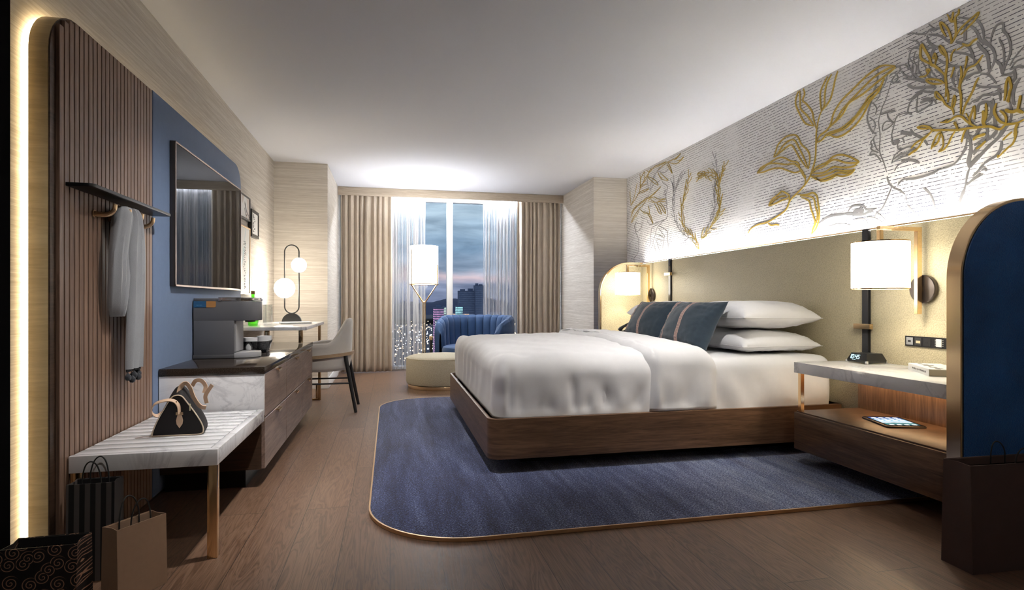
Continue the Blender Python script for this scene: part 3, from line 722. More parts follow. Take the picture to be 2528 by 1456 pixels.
# ------------------------------------------------------------------ room shell
XL, XR, YF, YB, CE = -1.275, 2.97, 6.76, 8.45, 2.57
struct('floor', MB().box(-1.4, 3.1, -1.4, 8.6, -.1, 0), MT['floor'])
struct('ceiling', MB().box(-1.4, 3.1, -1.4, 8.6, CE, CE + .1), MT['ceiling'])
struct('wall_left', MB().box(XL - .12, XL, -1.4, 8.6, 0, CE), MT['paper'])
struct('wall_right', MB().box(XR, XR + .12, -1.4, 8.6, 0, CE), MT['paper'])
struct('wall_front', MB().box(-1.4, 3.1, -1.42, -1.3, 0, CE), MT['paper'])
struct('wall_back_left', MB().box(XL, -.70, YF, 8.6, 0, CE), MT['paper'])
struct('wall_back_right', MB().box(2.52, XR, YF, 8.6, 0, CE), MT['paper'])
struct('baseboard_left', MB().box(XL, XL + .014, 2.2, YF, 0, .12, .004), MT['white'])
struct('baseboard_back_left', MB().box(XL, -.69, YF - .014, YF, 0, .12, .004).box(-.70, -.686, YF, 8.0, 0, .12, .004), MT['white'])
struct('baseboard_back_right', MB().box(2.51, XR, YF - .014, YF, 0, .12, .004).box(2.506, 2.52, YF, 8.0, 0, .12, .004), MT['white'])
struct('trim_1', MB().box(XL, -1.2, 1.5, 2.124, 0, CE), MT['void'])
# window
w = thing('window_1', 'floor to ceiling window with slim white frame', 'window', (.91, YB, 0))
w['kind'] = 'structure'
f = MB()
f.box(-.70, 2.52, YB - .05, YB + .06, 0, .05, .004).box(-.70, 2.52, YB - .05, YB + .06, 2.47, CE, .004)
f.box(-.70, -.63, YB - .05, YB + .06, .05, 2.47, .004).box(2.45, 2.52, YB - .05, YB + .06, .05, 2.47, .004)
obj('window_frame', f, MT['white'], w)
obj('mullion', MB().box(.826, .912, YB - .06, YB + .06, .05, 2.47, .004), MT['white'], w)
for a, b in ((-.63, .826), (.912, 2.45)):
    obj('window_pane', MB().box(a, b, YB, YB + .006, .05, 2.47), MT['pane'], w)

# ------------------------------------------------------------------ city outside, far below the window
GZ = -60
struct('ground_outside', MB().box(-900, 1300, 60, 2600, GZ - 2, GZ), plain('dark_city_ground', (.045, .05, .075), .9))
def ridge(u, v):
    x = -1200 + 3200 * u
    y = 1500 + 500 * v
    h = (.55 + .45 * fbm(x, 0, 0, .0022) + .16 * fbm(x, 9, 0, .012) + .06 * fbm(x, 5, 0, .05)) * 88 * math.sin(PI * min(.999, v * .5 + .02) ** .5)
    return (x, y, GZ + max(0, h))
struct('hills', MB().grid(ridge, 320, 8), plain('dusk_wooded_ridge', (.04, .055, .115), 1.0))

def tower(name, x, y, w, d, z1, mat, label, steps=(), cat='building', z0=GZ):
    r = thing(name, label, cat, (x, y, z0))
    obj('walls', MB().box(x - w / 2, x + w / 2, y - d / 2, y + d / 2, z0, z1), mat, r)
    b = MB()
    b.box(x - w / 2 - .3, x + w / 2 + .3, y - d / 2 - .3, y + d / 2 + .3, z1, z1 + .8)
    for dx, ww, h in steps:
        b.box(x + dx - ww / 2, x + dx + ww / 2, y - d / 4, y + d / 4, z1 + .8, z1 + .8 + h)
    obj('roof', b, MT['city'], r)
    return r
pink = lit_building('pink_floodlit_facade', (.75, .34, .62), .55, 1.3, .5)
green = lit_building('pale_green_lit_facade', (.75, .95, .72), .9, 1.4, .6)
tealb = lit_building('teal_lit_facade', (.42, .85, .85), .8, 1.6, .7)
hall = lit_building('white_lit_facade', (.85, .88, .80), .9, .7, .35)
amber = lit_building('amber_lit_facade', (1.0, .62, .35), .8, .8, .6)
dim = lit_building('faintly_lit_facade', (.30, .40, .62), .06, .5, .3)
tower('office_tower', 42.2, 505, 8.5, 12, -5.5, pink, 'pink floodlit tower outside left of the window mullion', ((0, 4, 2),))
tower('office_tower', 49.8, 520, 4.0, 9, -4.5, green, 'slim pale green lit tower right beside the pink one')
tower('office_tower', 60.0, 500, 5.5, 9, -4.0, tealb, 'teal lit tower outside just right of the window mullion', ((0, 1.6, 2.2),))
tower('lit_hall', 43.2, 440, 16, 24, -15.0, hall, 'long white floodlit hall below the towers outside')
tower('lit_hall', 40.0, 400, 13, 20, -25.5, hall, 'lower white lit hall outside behind the floor lamp pole')
tower('low_block', 36.5, 330, 9, 16, -37, dim, 'low dim block outside beside the armchair back')
tower('low_block', 79, 640, 16, 20, -13.5, amber, 'amber lit low block outside above the blue armchair', ((-3, 4, 2),))
tower('apartment_slab', 134, 1000, 31, 20, 18.5, dim, 'wide dark apartment slab on the skyline', ((-8, 8, 3), (6, 8, 4)))
tower('apartment_slab', 154, 990, 16, 22, 28, dim, 'tall dark apartment tower on the skyline', ((-4, 4, 3.5), (3, 5, 2)))
random.seed(11)
def city_lights(nm, mat, n, label):
    b = MB()
    for i in range(n):
        y = random.uniform(300, 1300)
        x = random.uniform(-.06, .24) * y
        z = GZ + random.uniform(1, 12) * (1 if random.random() < .7 else 2)
        s = random.uniform(.28, .75) * (y / 500) ** .6
        b.sphere((x, y, z), s, 5, 4)
    o = obj(nm, b, mat)
    o['kind'] = 'stuff'
    tag(o, label, 'city lights')
city_lights('warm_city_lights', glow('warm_street_light', (1.0, .66, .36), 3.2), 620, 'scattered warm street and window lights of the city below')
city_lights('white_city_lights', glow('white_street_light', (.9, .92, 1.0), 3.2), 280, 'scattered white lamps across the city below the window')

# ------------------------------------------------------------------ backlit wall panel on the left
R1 = .17
pl = thing('backlit_panel', 'tall rounded wall panel of slatted wood and blue upholstery with glowing edge', 'panel', (-1.21, 3.59, 0))
def pout(y0, y1, z0, z1, r):
    return rrect(y0, y1, z0, z1, r, 8, (0, 0, 1, 1))
obj('panel_body', MB().prism(pout(2.303, 4.875, .004, 2.068, R1), 'X', -1.248, -1.186, .002), MT['goldwood'], pl)
obj('edge_trim', MB().prism(pout(2.303, 4.875, .004, 2.068, R1), 'X', -1.186, -1.180, .002), MT['walnut_dark'], pl)
s = MB()
ys, pitch = 2.335, .0340
for i in range(24):
    y0, y1 = ys + i * pitch, ys + (i + 1) * pitch - .0065
    ym = (y0 + y1) / 2
    d = 2.303 + R1 - ym
    zt = 2.068 - R1 + math.sqrt(max(R1 * R1 - max(d, 0) ** 2, 0)) - .012
    s.box(-1.180, -1.166, y0, y1, .01, zt, .0012, 1)
obj('slat_panel', s, MT['slat'], pl)
obj('upholstered_panel', MB().prism(rrect(3.156, 4.868, .01, 2.061, R1 - .006, 8, (0, 0, 1, 0)), 'X', -1.180, -1.166, .003), MT['bluepanel'], pl)
led = [(2.326, .15)] + [(2.326, .1 + .2 * i) for i in range(1, 9)] + arc(2.326 + R1 - .02, 2.045 - R1 + .02, R1 - .02, PI, PI / 2, 8)
led += [(2.6 + i * .25, 2.045) for i in range(9)] + arc(4.852 - R1 + .02, 2.045 - R1 + .02, R1 - .02, PI / 2, 0, 8) + [(4.852, 1.8 - .2 * i) for i in range(6)]
obj('led_strip', MB().tube([(-1.261, a, b) for a, b in led], .0105, 8), MT['led'], pl)

# shelf and coat hooks
sh = MB().prism(rrect(-1.166, -1.075, 2.372, 3.14, .02, 5, (0, 1, 1, 0)), 'Z', 1.424, 1.438, .002)
solid('wall_shelf', sh, MT['black'], 'slim black shelf on the slatted panel above the hooks', 'shelf')
hk = thing('coat_hook', 'curved brass hook nearest the glowing panel edge', 'hook', (-1.166, 2.575, 1.35), 'brass hooks under the shelf')
obj('hook_arm', MB().tube(smooth_path([(-1.164, 2.575, 1.352), (-1.140, 2.575, 1.349), (-1.112, 2.575, 1.352), (-1.094, 2.575, 1.368), (-1.089, 2.575, 1.392)], 5), [.012 - .00022 * i for i in range(21)], 10), MT['brass_soft'], hk)
obj('hook_plate', MB().cyl((-1.166, 2.575, 1.352), .016, .004, 'X', 16), MT['brass_soft'], hk)
dup(hk, (0, .13, 0), 'curved brass hook carrying the grey scarf', 'brass hooks under the shelf')
dup(hk, (0, .255, 0), 'curved brass hook just beyond the grey scarf', 'brass hooks under the shelf')
dup(hk, (0, .375, 0), 'curved brass hook nearest the blue upholstery', 'brass hooks under the shelf')

# scarf folded over a hook
sc = thing('scarf', 'grey scarf with pompom tassels hanging from the brass hook', 'scarf', (-1.12, 2.73, 1.39))
def strand(rows, n=28, folds=3, ph=0.0, amp=.010):
    """rows: (y, z, width, x, thickness)"""
    P = smooth_path([(a, b, 0) for a, b, *_ in rows], 8)
    W = smooth_path([(c, d, e) for _, _, c, d, e in rows], 8)
    rings = []
    for i, (p, q) in enumerate(zip(P, W)):
        ring = []
        t = i / (len(P) - 1)
        for k in range(n):
            a = 2 * PI * k / n
            ca, sa = math.cos(a), math.sin(a)
            yy = abs(ca) ** .8 * (1 if ca > 0 else -1)
            fold = amp * math.sin(folds * PI * yy + ph + t * 1.2) * (.35 + .65 * t) if sa > 0 else 0
            ring.append((q[1] + q[2] * .5 * abs(sa) ** .6 * (1 if sa > 0 else -1) + fold, p[0] + yy * q[0] * .5, p[1]))
        rings.append(ring)
    return MB().ring(rings)
obj('back_strand', strand([(2.735, 1.395, .07, -1.135, .03), (2.79, 1.34, .07, -1.135, .03), (2.845, 1.20, .085, -1.14, .025), (2.885, 1.02, .10, -1.142, .02), (2.915, .885, .105, -1.143, .018)], 28, 2, .5, .006), MT['scarf'], sc)
obj('loop_strand', strand([(2.715, 1.402, .09, -1.118, .05), (2.695, 1.36, .105, -1.112, .06), (2.672, 1.20, .12, -1.115, .05), (2.668, 1.08, .115, -1.118, .05), (2.672, .985, .10, -1.125, .045), (2.682, .935, .08, -1.13, .03)], 32, 3, 0, .009), MT['scarf'], sc)
obj('front_strand', strand([(2.752, 1.400, .06, -1.10, .035), (2.765, 1.36, .075, -1.095, .045), (2.770, 1.22, .125, -1.092, .04), (2.780, 1.05, .135, -1.096, .035), (2.785, .90, .140, -1.10, .03), (2.790, .76, .145, -1.105, .028), (2.793, .705, .145, -1.107, .024)], 36, 3, 1.2, .009), MT['scarf'], sc)
fr = MB()
for i in range(22):
    y = 2.725 + i * .0063
    fr.box(-1.112, -1.106, y, y + .0035, .693, .707)
obj('fringe', fr, MT['pompom'], sc)
fr = MB()
for i in range(14):
    y = 2.872 + i * .0066
    fr.box(-1.146, -1.141, y, y + .0035, .874, .888)
obj('fringe', fr, MT['pompom'], sc)
for y, z, x in ((2.728, .672, -1.105), (2.752, .660, -1.098), (2.780, .676, -1.102), (2.790, .668, -1.115), (2.812, .664, -1.098), (2.838, .676, -1.108), (2.846, .690, -1.118), (2.888, .846, -1.138), (2.915, .858, -1.142)):
    t = MB().lathe((x, y, z), [(.0, -.016), (.009, -.013), (.0125, -.004), (.012, .004), (.007, .011), (.0035, .015), (.0012, .018), (.0012, .032)], 12)
    obj('tassel', t, MT['pompom'], sc)

# television
tv = thing('television', 'dark wall television with thin bronze frame on the blue upholstery', 'television', (-1.15, 4.06, 1.08))
f = MB().box(-1.166, -1.140, 3.372, 4.745, 1.080, 1.870, .003)
obj('casing', f, plain('bronze_frame', (.10, .085, .08), .3, .8), tv)
obj('screen', MB().box(-1.1398, -1.1385, 3.384, 4.733, 1.094, 1.858), MT['tv'], tv)
b = MB()
for y0, y1, z0, z1 in ((3.372, 3.382, 1.08, 1.87), (4.735, 4.745, 1.08, 1.87), (3.372, 4.745, 1.08, 1.091), (3.372, 4.745, 1.861, 1.87)):
    b.box(-1.140, -1.135, y0, y1, z0, z1, .001, 1)
obj('bezel', b, plain('copper_bezel', (.38, .29, .25), .3, .9), tv)

# ------------------------------------------------------------------ marble bench
bn = thing('luggage_bench', 'white marble slatted bench on square brass legs', 'bench', (-.91, 2.80, 0))
s = MB()
n, y0, y1 = 11, 2.414, 3.210
pt = (y1 - y0) / n
for i in range(n):
    s.box(-1.158, -.690, y0 + i * pt, y0 + (i + 1) * pt - .0115, .385, .4245, .0015, 2)
obj('slat_top', s, MT['marble'], bn)
f = MB()
f.box(-1.162, -.655, 2.383, 2.411, .362, .425, .002).box(-.686, -.655, 2.411, 3.214, .362, .425, .002)
obj('frame', f, MT['marble'], bn)
obj('backing', MB().box(-1.158, -.690, 2.412, 3.210, .364, .3845), plain('dark_bench_tray', (.045, .026, .020), .6), bn)
for x in (-1.140, -.676):
    obj('leg', MB().box(x - .018, x + .018, 2.386, 2.420, 0, .362, .002), MT['brass'], bn)

# handbag on the bench
hb = thing('handbag', 'small dark handbag with tan leather handles on the bench', 'handbag', (-.885, 2.70, .425))
bx, by, bz = -.885, 2.652, .4255
def bag_outline(sx=1.0, sz=1.0):
    pts = [(-.098, .012), (-.085, .0), (0, -.001), (.085, .004), (.100, .020), (.092, .052), (.066, .098), (.034, .145), (.016, .168), (-.004, .173), (-.026, .162), (-.052, .118), (-.080, .064)]
    P = smooth_path([(x * sx, z * sz, 0) for x, z in pts], 4, True)
    return [(p.x, max(p.y, 0)) for p in P]
rings = []
for y, sx, sz in ((0, .95, .98), (.004, .99, 1), (.02, 1.02, 1.03), (.045, 1.03, 1.14), (.07, 1.02, 1.18), (.10, 1.0, 1.08), (.12, .95, .98)):
    rings.append([(bx + x - y * .12, by + y, bz + z) for x, z in bag_outline(sx, sz)])
obj('body', MB().ring(rings), MT['bagblack'], hb)
rings = []
o = bag_outline()
obj('piping', MB().tube([(bx + x, by - .001, bz + max(z, .003)) for x, z in o], .0028, 6, True), plain('cream_piping', (.72, .60, .46), .5), hb)
obj('tag', MB().prism([(bx + .008 + a, bz + .070 + c) for a, c in ((0, -.037), (.011, -.020), (.0135, -.004), (.010, .012), (.007, .020), (-.007, .020), (-.010, .012), (-.0135, -.004), (-.011, -.020))], 'Y', by - .006, by - .002, .001, 1), MT['tan'], hb)
obj('buckle', MB().box(bx - .006, bx + .022, by - .007, by - .003, bz + .089, bz + .101, .001, 1), MT['brass_soft'], hb)
def strap(name, pts, w=.017):
    P = smooth_path(pts, 8)
    obj(name, MB().tube(P, .005, 4, False, (.0035, w)), MT['tan'], hb)
strap('strap', [(bx + .008, by - .006, bz + .094), (bx + .006, by - .008, bz + .128), (bx - .010, by - .010, bz + .150), (bx - .04, by - .012, bz + .155), (bx - .085, by - .01, bz + .140), (bx - .100, by + .0, bz + .105), (bx - .085, by + .02, bz + .085), (bx - .05, by + .035, bz + .115), (bx - .02, by + .05, bz + .16)])
strap('handle', [(bx - .008, by + .03, bz + .165), (bx - .002, by + .035, bz + .20), (bx + .016, by + .04, bz + .218), (bx + .034, by + .04, bz + .20), (bx + .052, by + .035, bz + .155), (bx + .078, by + .03, bz + .118), (bx + .10, by + .035, bz + .11)], .019)
strap('handle', [(bx + .03, by + .085, bz + .20), (bx + .045, by + .08, bz + .222), (bx + .07, by + .075, bz + .222), (bx + .088, by + .07, bz + .198), (bx + .084, by + .065, bz + .170)], .017)
strap('strap_end', [(bx + .118, by + .06, bz + .205), (bx + .103, by + .06, bz + .182), (bx + .090, by + .06, bz + .155), (bx + .096, by + .06, bz + .125)], .016)
for x, z in ((-.022, .152), (-.002, .147)):
    obj('stud', MB().sphere((bx + x, by - .012, bz + z), .003, 8, 6), MT['brass'], hb)
obj('zipper_pull', MB().box(bx + .045, bx + .050, by - .004, by, bz + .105, bz + .135, .001, 1), plain('cream_leather', (.75, .68, .45), .5), hb)

# ------------------------------------------------------------------ low cabinet
dr = thing('dresser', 'low walnut dresser with dark polished top and six drawers', 'dresser', (-.91, 4.17, 0))
obj('carcass', MB().box(-1.162, -.674, 3.232, 5.11, .10, .612), MT['walnut_dark'], dr)
obj('top', MB().box(-1.162, -.652, 3.212, 5.125, .612, .650, .003), MT['quartz'], dr)
obj('side_panel', MB().box(-1.162, -.656, 3.2165, 3.231, .392, .611, .001), MT['marble'], dr)
obj('plinth', MB().box(-1.15, -.76, 3.27, 5.06, 0, .10), MT['black'], dr)
dy = [3.228, 3.878, 4.528, 5.112]
for i in range(3):
    for z0, z1 in ((.104, .372), (.379, .609)):
        a, c = dy[i] + .003, dy[i + 1] - .003
        d = obj('drawer', MB().box(-.6735, -.655, a, c, z0, z1, .0015, 1), MT['walnut_light'], dr)
        m = (a + c) / 2 + .02
        obj('handle', MB().box(-.655, -.636, m - .045, m + .045, z1 - .010, z1 - .005, .001, 1).box(-.640, -.636, m - .045, m + .045, z1 - .022, z1 - .005, .001, 1), MT['brass'], d)

# coffee machine
cm = thing('coffee_machine', 'grey single serve coffee machine standing on the dark dresser top', 'coffee machine', (-.98, 3.82, .65))
def stadium(x0, x1, y0, y1, n=14):
    r = (y1 - y0) / 2
    return [(x0, y1), (x0, y0)] + arc(x1 - r, (y0 + y1) / 2, r, -PI / 2, PI / 2, n)
obj('head', MB().prism(stadium(-1.156, -.792, 3.72, 3.925), 'Z', .880, 1.000, .004), MT['plastic'], cm)
obj('body', MB().box(-1.156, -.930, 3.72, 3.925, .672, .882, .003), MT['plastic'], cm)
obj('column', MB().box(-.9305, -.922, 3.735, 3.91, .690, .880), MT['plastic_lt'], cm)
obj('base', MB().box(-1.160, -.930, 3.716, 3.929, .652, .674, .003), plain('dark_grey_base', (.075, .075, .08), .35), cm)
obj('drip_tray', MB().prism(stadium(-.930, -.798, 3.722, 3.923), 'Z', .652, .685, .003), MT['plastic_lt'], cm)
obj('top_band', MB().prism(stadium(-1.02, -.790, 3.718, 3.927), 'Z', 1.0005, 1.022, .003), MT['chrome'], cm)
obj('rear_lid', MB().box(-1.156, -1.03, 3.722, 3.923, 1.0005, 1.017, .003), MT['plastic'], cm)
obj('dial', MB().cyl((-1.005, 3.712, 1.011), .010, .007, 'Y', 20, .001).cyl((-1.005, 3.709, 1.011), .005, .004, 'Y', 16), MT['chrome'], cm)
obj('label_sticker', MB().prism(rrect(-1.155, -1.085, .962, .999, .001, 2), 'Y', 3.7175, 3.7198), plain('blue_sticker', (.02, .09, .20), .4), cm, label='blue sticker')
obj('label_sticker', MB().prism(rrect(-1.085, -1.032, .962, .999, .008, 4, (0, 1, 0, 0)), 'Y', 3.7175, 3.7198), plain('orange_sticker', (.40, .19, .06), .4), cm, label='orange sticker')
mk = MB()
for i in range(5):
    mk.box(-1.140 + i * .007, -1.136 + i * .007, 3.7165, 3.7176, .974 - .001 * (i % 2), .977)
obj('sticker_marks', mk, plain('pale_blue_ink', (.10, .28, .45), .5), cm)
obj('nozzle', MB().cyl((-.86, 3.82, .870), .03, .011, 'Z', 20), MT['matteblack'], cm)

# basket with cups
bk = thing('pod_basket', 'black wire mesh basket holding two white cups', 'basket', (-.90, 4.17, .65))
def oval(cx, cy, rx, ry, z, n=28):
    return [(cx + rx * math.cos(2 * PI * i / n), cy + ry * math.sin(2 * PI * i / n), z) for i in range(n)]
def sq(cx, cy, h, z, r=.03):
    return [(x, y, z) for x, y in rrect(cx - h, cx + h, cy - h, cy + h, r, 5)]
obj('mesh_body', MB().ring([sq(-.90, 4.17, .074, .652), sq(-.90, 4.17, .084, .695), sq(-.90, 4.17, .090, .725), sq(-.90, 4.17, .087, .725), sq(-.90, 4.17, .071, .656)]), MT['wire'], bk)
obj('rim', MB().tube(sq(-.90, 4.17, .090, .726), .0028, 6, True), MT['matteblack'], bk)
cup_pr = [(.030, 0), (.036, .003), (.044, .03), (.048, .095), (.045, .095), (.041, .03), (.028, .008)]
cp = thing('coffee_cup', 'white cup at the front of the wire basket', 'cup', (-.932, 4.128, .657), 'white cups in the wire basket')
obj('bowl', MB().lathe((-.932, 4.128, .657), cup_pr, 28), plain('white_china', (.8, .8, .82), .25), cp)
dup(cp, (.075, .082, .006), 'white cup at the back of the wire basket', 'white cups in the wire basket')

# ------------------------------------------------------------------ desk and what stands on it
dk = thing('desk', 'white marble desk with brass legs overlapping the dresser end', 'desk', (-.97, 5.58, 0))
obj('top', MB().box(-1.268, -.680, 4.95, 6.22, .757, .785, .002), MT['marble'], dk)
for x, y, z in ((-.730, 4.985, .651), (-1.00, 5.03, .651)):
    obj('post', MB().box(x - .016, x + .016, y - .016, y + .016, z, .757, .002), MT['brass'], dk)
obj('leg', MB().box(-.712, -.686, 5.985, 6.015, 0, .757, .002), MT['brass'], dk)
obj('leg', MB().box(-1.22, -1.194, 5.985, 6.015, 0, .757, .002), MT['brass'], dk)
obj('foot_bar', MB().box(-1.194, -.712, 5.988, 6.012, .0, .018, .002).box(-.735, -.715, 5.99, 6.01, .018, .16, .002), MT['brass'], dk)

gb = thing('bottle', 'green glass bottle with brown cap on the desk', 'bottle', (-1.165, 5.27, .785))
obj('glass_body', MB().lathe((-1.165, 5.27, .7855), [(.034, 0), (.038, .004), (.046, .06), (.045, .12), (.030, .18), (.014, .22), (.013, .275)], 28), MT['greenglass'], gb)
obj('cap', MB().cyl((-1.165, 5.27, 1.060), .0165, .028, 'Z', 18, .002), plain('brown_cap', (.16, .11, .03), .35), gb)
tg = thing('drinking_glass', 'clear straight drinking glass nearer the lamp on the desk', 'glass', (-1.115, 5.62, .785), 'clear glasses on the desk')
obj('tumbler', MB().lathe((-1.115, 5.62, .786), [(.040, 0), (.041, .002), (.042, .18), (.0395, .18), (.0385, .014)], 28), MT['clearglass'], tg)
dup(tg, (-.065, .06, 0), 'clear straight drinking glass nearer the green bottle on the desk', 'clear glasses on the desk')
nb = thing('notebook', 'thin white notebook lying on the desk before the lamp', 'notebook', (-.90, 5.72, .785))
M0 = Matrix.Translation((-.89, 5.73, 0)) @ Matrix.Rotation(.25, 4, 'Z')
obj('cover', MB().box(-.14, .14, -.10, .10, .7855, .7885, .001).box(-.14, .14, -.10, .10, .7965, .7995, .001).xf(M0), MT['white'], nb)
obj('pages', MB().box(-.136, .138, -.097, .097, .7886, .7964).xf(M0), plain('page_edges', (.55, .55, .57), .6), nb)

lp = thing('globe_table_lamp', 'black oval loop table lamp with two glowing globes on the desk', 'lamp', (-.975, 6.08, .785))
lx, ly = -.977, 6.08
half = arc(lx, .785, .094, 0, PI, 24)
obj('base', MB().prism([(x, z) for x, z in half], 'Y', ly - .022, ly + .022, .003), MT['matteblack'], lp)
lo = arc(lx, 1.500, .069, 0, PI, 16) + arc(lx, .945, .069, PI, 2 * PI, 16)
obj('loop', MB().tube([(x, ly, z) for x, z in lo], .0065, 10, True), MT['matteblack'], lp)
obj('globe', MB().sphere((lx - .069, ly, 1.131), .100, 32, 18), MT['globe'], lp, label='large glowing opal globe')
obj('globe', MB().sphere((lx + .069, ly, 1.366), .074, 32, 18), MT['globe'], lp, label='small glowing opal globe')

# desk chair
ch = thing('desk_chair', 'pale grey upholstered desk chair with oak rail and black legs', 'chair', (-.60, 5.45, 0))
cx, cy = -.615, 5.45
def chair_top(a):
    t = abs(a) / PI
    return .842 - .215 * sstep(.10, .42, t) - .02 * sstep(.45, .7, t)
def shell(u, v):
    a = (u - .5) * 2 * PI * .68
    zt = chair_top(a)
    # profile: outer bottom, outer top, rounded rim, inner top, inner bottom
    pr = [(.225, .372), (.247, .40), (.262, .47), (.268, .56), (.275, zt - .03), (.270, zt - .008), (.254, zt), (.236, zt - .008), (.226, zt - .04), (.210, .56), (.205, .50)]
    x = v * (len(pr) - 1)
    k = min(int(x), len(pr) - 2)
    f = x - k
    r = pr[k][0] * (1 - f) + pr[k + 1][0] * f
    z = pr[k][1] * (1 - f) + pr[k + 1][1] * f
    fade = sstep(0, .05, min(u, 1 - u))
    r = .24 + (r - .24) * (.35 + .65 * fade)
    return (cx + r * math.cos(a), cy + r * math.sin(a) * 1.02, z)
obj('back_shell', MB().grid(shell, 56, 31), MT['chairgrey'], ch, 60)
obj('seat', MB().lathe((cx - .02, cy, 0), [(.18, .372), (.222, .385), (.228, .43), (.222, .475), (.19, .492), (.1, .497)], 40), MT['chairgrey'], ch)
rl = []
for i in range(33):
    a = (-.5 + i / 32) * PI * 1.12
    rl.append((cx + .277 * math.cos(a), cy + .283 * math.sin(a), .525 - .022 * (abs(a) / 1.8) ** 2))
obj('rail', MB().tube(rl, .01, 6, False, (.026, .028)), MT['oak'], ch)
for x0, y0, x1, y1, zt in ((-.395, 5.295, -.300, 5.245, .51), (-.395, 5.605, -.300, 5.655, .51), (-.80, 5.265, -.88, 5.225, .38), (-.80, 5.635, -.88, 5.675, .38)):
    obj('leg', MB().tube([(x1, y1, 0), (x0, y0, zt)], [.014, .019], 12), MT['matteblack'], ch)
for yy in (5.265, 5.635):
    obj('stretcher', MB().tube([(-.352, yy, .262), (-.825, yy, .262)], .008, 8), MT['matteblack'], ch)

# framed prints on the left wall
def frame(name, y0, y1, z0, z1, fw, d, fm, am, label, strokes=(), grp=None):
    r = thing(name, label, 'picture', (XL + .001, (y0 + y1) / 2, z0), grp)
    b = MB()
    x0, x1 = XL + .001, XL + d
    b.box(x0, x1, y0, y0 + fw, z0, z1, .001, 1).box(x0, x1, y1 - fw, y1, z0, z1, .001, 1)
    b.box(x0, x1, y0 + fw, y1 - fw, z0, z0 + fw, .001, 1).box(x0, x1, y0 + fw, y1 - fw, z1 - fw, z1, .001, 1)
    obj('frame', b, fm, r)
    a = obj('print', MB().box(x0, x1 - .006, y0 + fw, y1 - fw, z0 + fw, z1 - fw), am, r)
    if strokes:
        s = MB()
        for q in strokes:
            s.tube(smooth_path([(x1 - .0055, y, z) for y, z in q], 5), .0016, 5)
        obj('ink_lines', s, plain('dark_ink', (.05, .05, .06), .6), a)
    return r
frame('framed_print', 5.02, 5.535, 1.722, 1.935, .014, .03, MT['black'], MT['art_rose'], 'black framed wide print at top, half hidden by the panel', [[(5.35, 1.86), (5.40, 1.80), (5.46, 1.775), (5.51, 1.755)], [(5.35, 1.875), (5.42, 1.80), (5.50, 1.77)], [(5.34, 1.82), (5.38, 1.775), (5.42, 1.765)], [(5.36, 1.79), (5.40, 1.76), (5.43, 1.77)]])
random.seed(4)
sq2 = []
for i in range(9):
    y = 5.645 + random.random() * .05
    z = 1.80 - i * .018
    sq2.append([(y + random.uniform(-.02, .03), z + random.uniform(-.01, .01)) for _ in range(5)])
frame('framed_print', 5.565, 5.86, 1.597, 1.85, .028, .034, MT['black'], MT['art_blue'], 'small upright black framed print apart on the wallpaper', sq2)
sq3 = []
for i in range(26):
    z = 1.53 - i * .0165
    y = 5.315 + random.random() * .03
    sq3.append([(y + random.uniform(-.02, .05), z + random.uniform(-.008, .008)) for _ in range(4)])
frame('framed_print', 4.95, 5.535, 1.06, 1.66, .012, .03, MT['brass_soft'], MT['art_blue'], 'tall brass framed print low beside the panel edge', sq3)

# ------------------------------------------------------------------ shopping bags
def paper_bag(name, label, x, y, w, d, h, rot, mat, mat2, cordm, handles=True, hs=.2, hh_=.078, group='paper shopping bags'):
    r = thing(name, label, 'shopping bag', (x, y, 0), group)
    M0 = Matrix.Translation((x, y, 0)) @ Matrix.Rotation(rot, 4, 'Z')
    t = .0022
    def ringz(z, k, ins):
        a, b = w / 2 - ins, d / 2 * k - ins
        g = d * .10 * k * (z / h)          # gusset folds in towards the top
        return [(-a, -b, z), (a, -b, z), (a - g, 0, z), (a, b, z), (-a, b, z), (-a + g, 0, z)]
    b = MB()
    b.ring([ringz(.001, 1.0, 0), ringz(h * .5, .93, 0), ringz(h, .85, 0), ringz(h, .85, t), ringz(h * .5, .93, t), ringz(.004, 1.0, t)])
    b.xf(M0)
    obj('body', b, mat, r, 20)
    fl = MB().box(-w / 2 + .004, w / 2 - .004, -d * .85 / 2 + .003, -d * .85 / 2 + .0055, h - .03, h - .002).box(-w / 2 + .004, w / 2 - .004, d * .85 / 2 - .0055, d * .85 / 2 - .003, h - .03, h - .002).xf(M0)
    obj('turned_top', fl, mat2, r)
    if handles:
        for s in (-1, 1):
            yy = s * (d * .85 / 2 - .007)
            hh = MB().tube(smooth_path([(-w * hs, yy, h - .03), (-w * hs * .95, yy, h + hh_ * .26), (-w * hs * .6, yy + s * .003, h + hh_ * .8), (0, yy + s * .006, h + hh_), (w * hs * .6, yy + s * .003, h + hh_ * .8), (w * hs * .95, yy, h + hh_ * .26), (w * hs, yy, h - .03)], 6), .0024, 8).xf(M0)
            obj('handle', hh, cordm, r)
    return r
paper_bag('paper_bag', 'black and charcoal striped shopping bag against the bench front', -1.047, 2.325, .150, .088, .348, .03, MT['striped'], MT['blackpaper'], MT['cord'])
paper_bag('paper_bag', 'plain tan kraft shopping bag in front of the bench', -.858, 2.172, .17, .088, .247, .96, MT['kraft'], MT['kraft'], MT['cord'])
paper_bag('paper_bag', 'low black shopping bag printed with copper scrolls', -1.055, 2.045, .205, .11, .245, .02, MT['swirl'], MT['blackpaper'], MT['cord'], False)
paper_bag('paper_bag', 'large dark brown shopping bag against the navy wing', 2.325, 1.71, .49, .125, .395, -.03, MT['kraft_dark'], MT['kraft_dark'], MT['cord'], True, .07, .055)
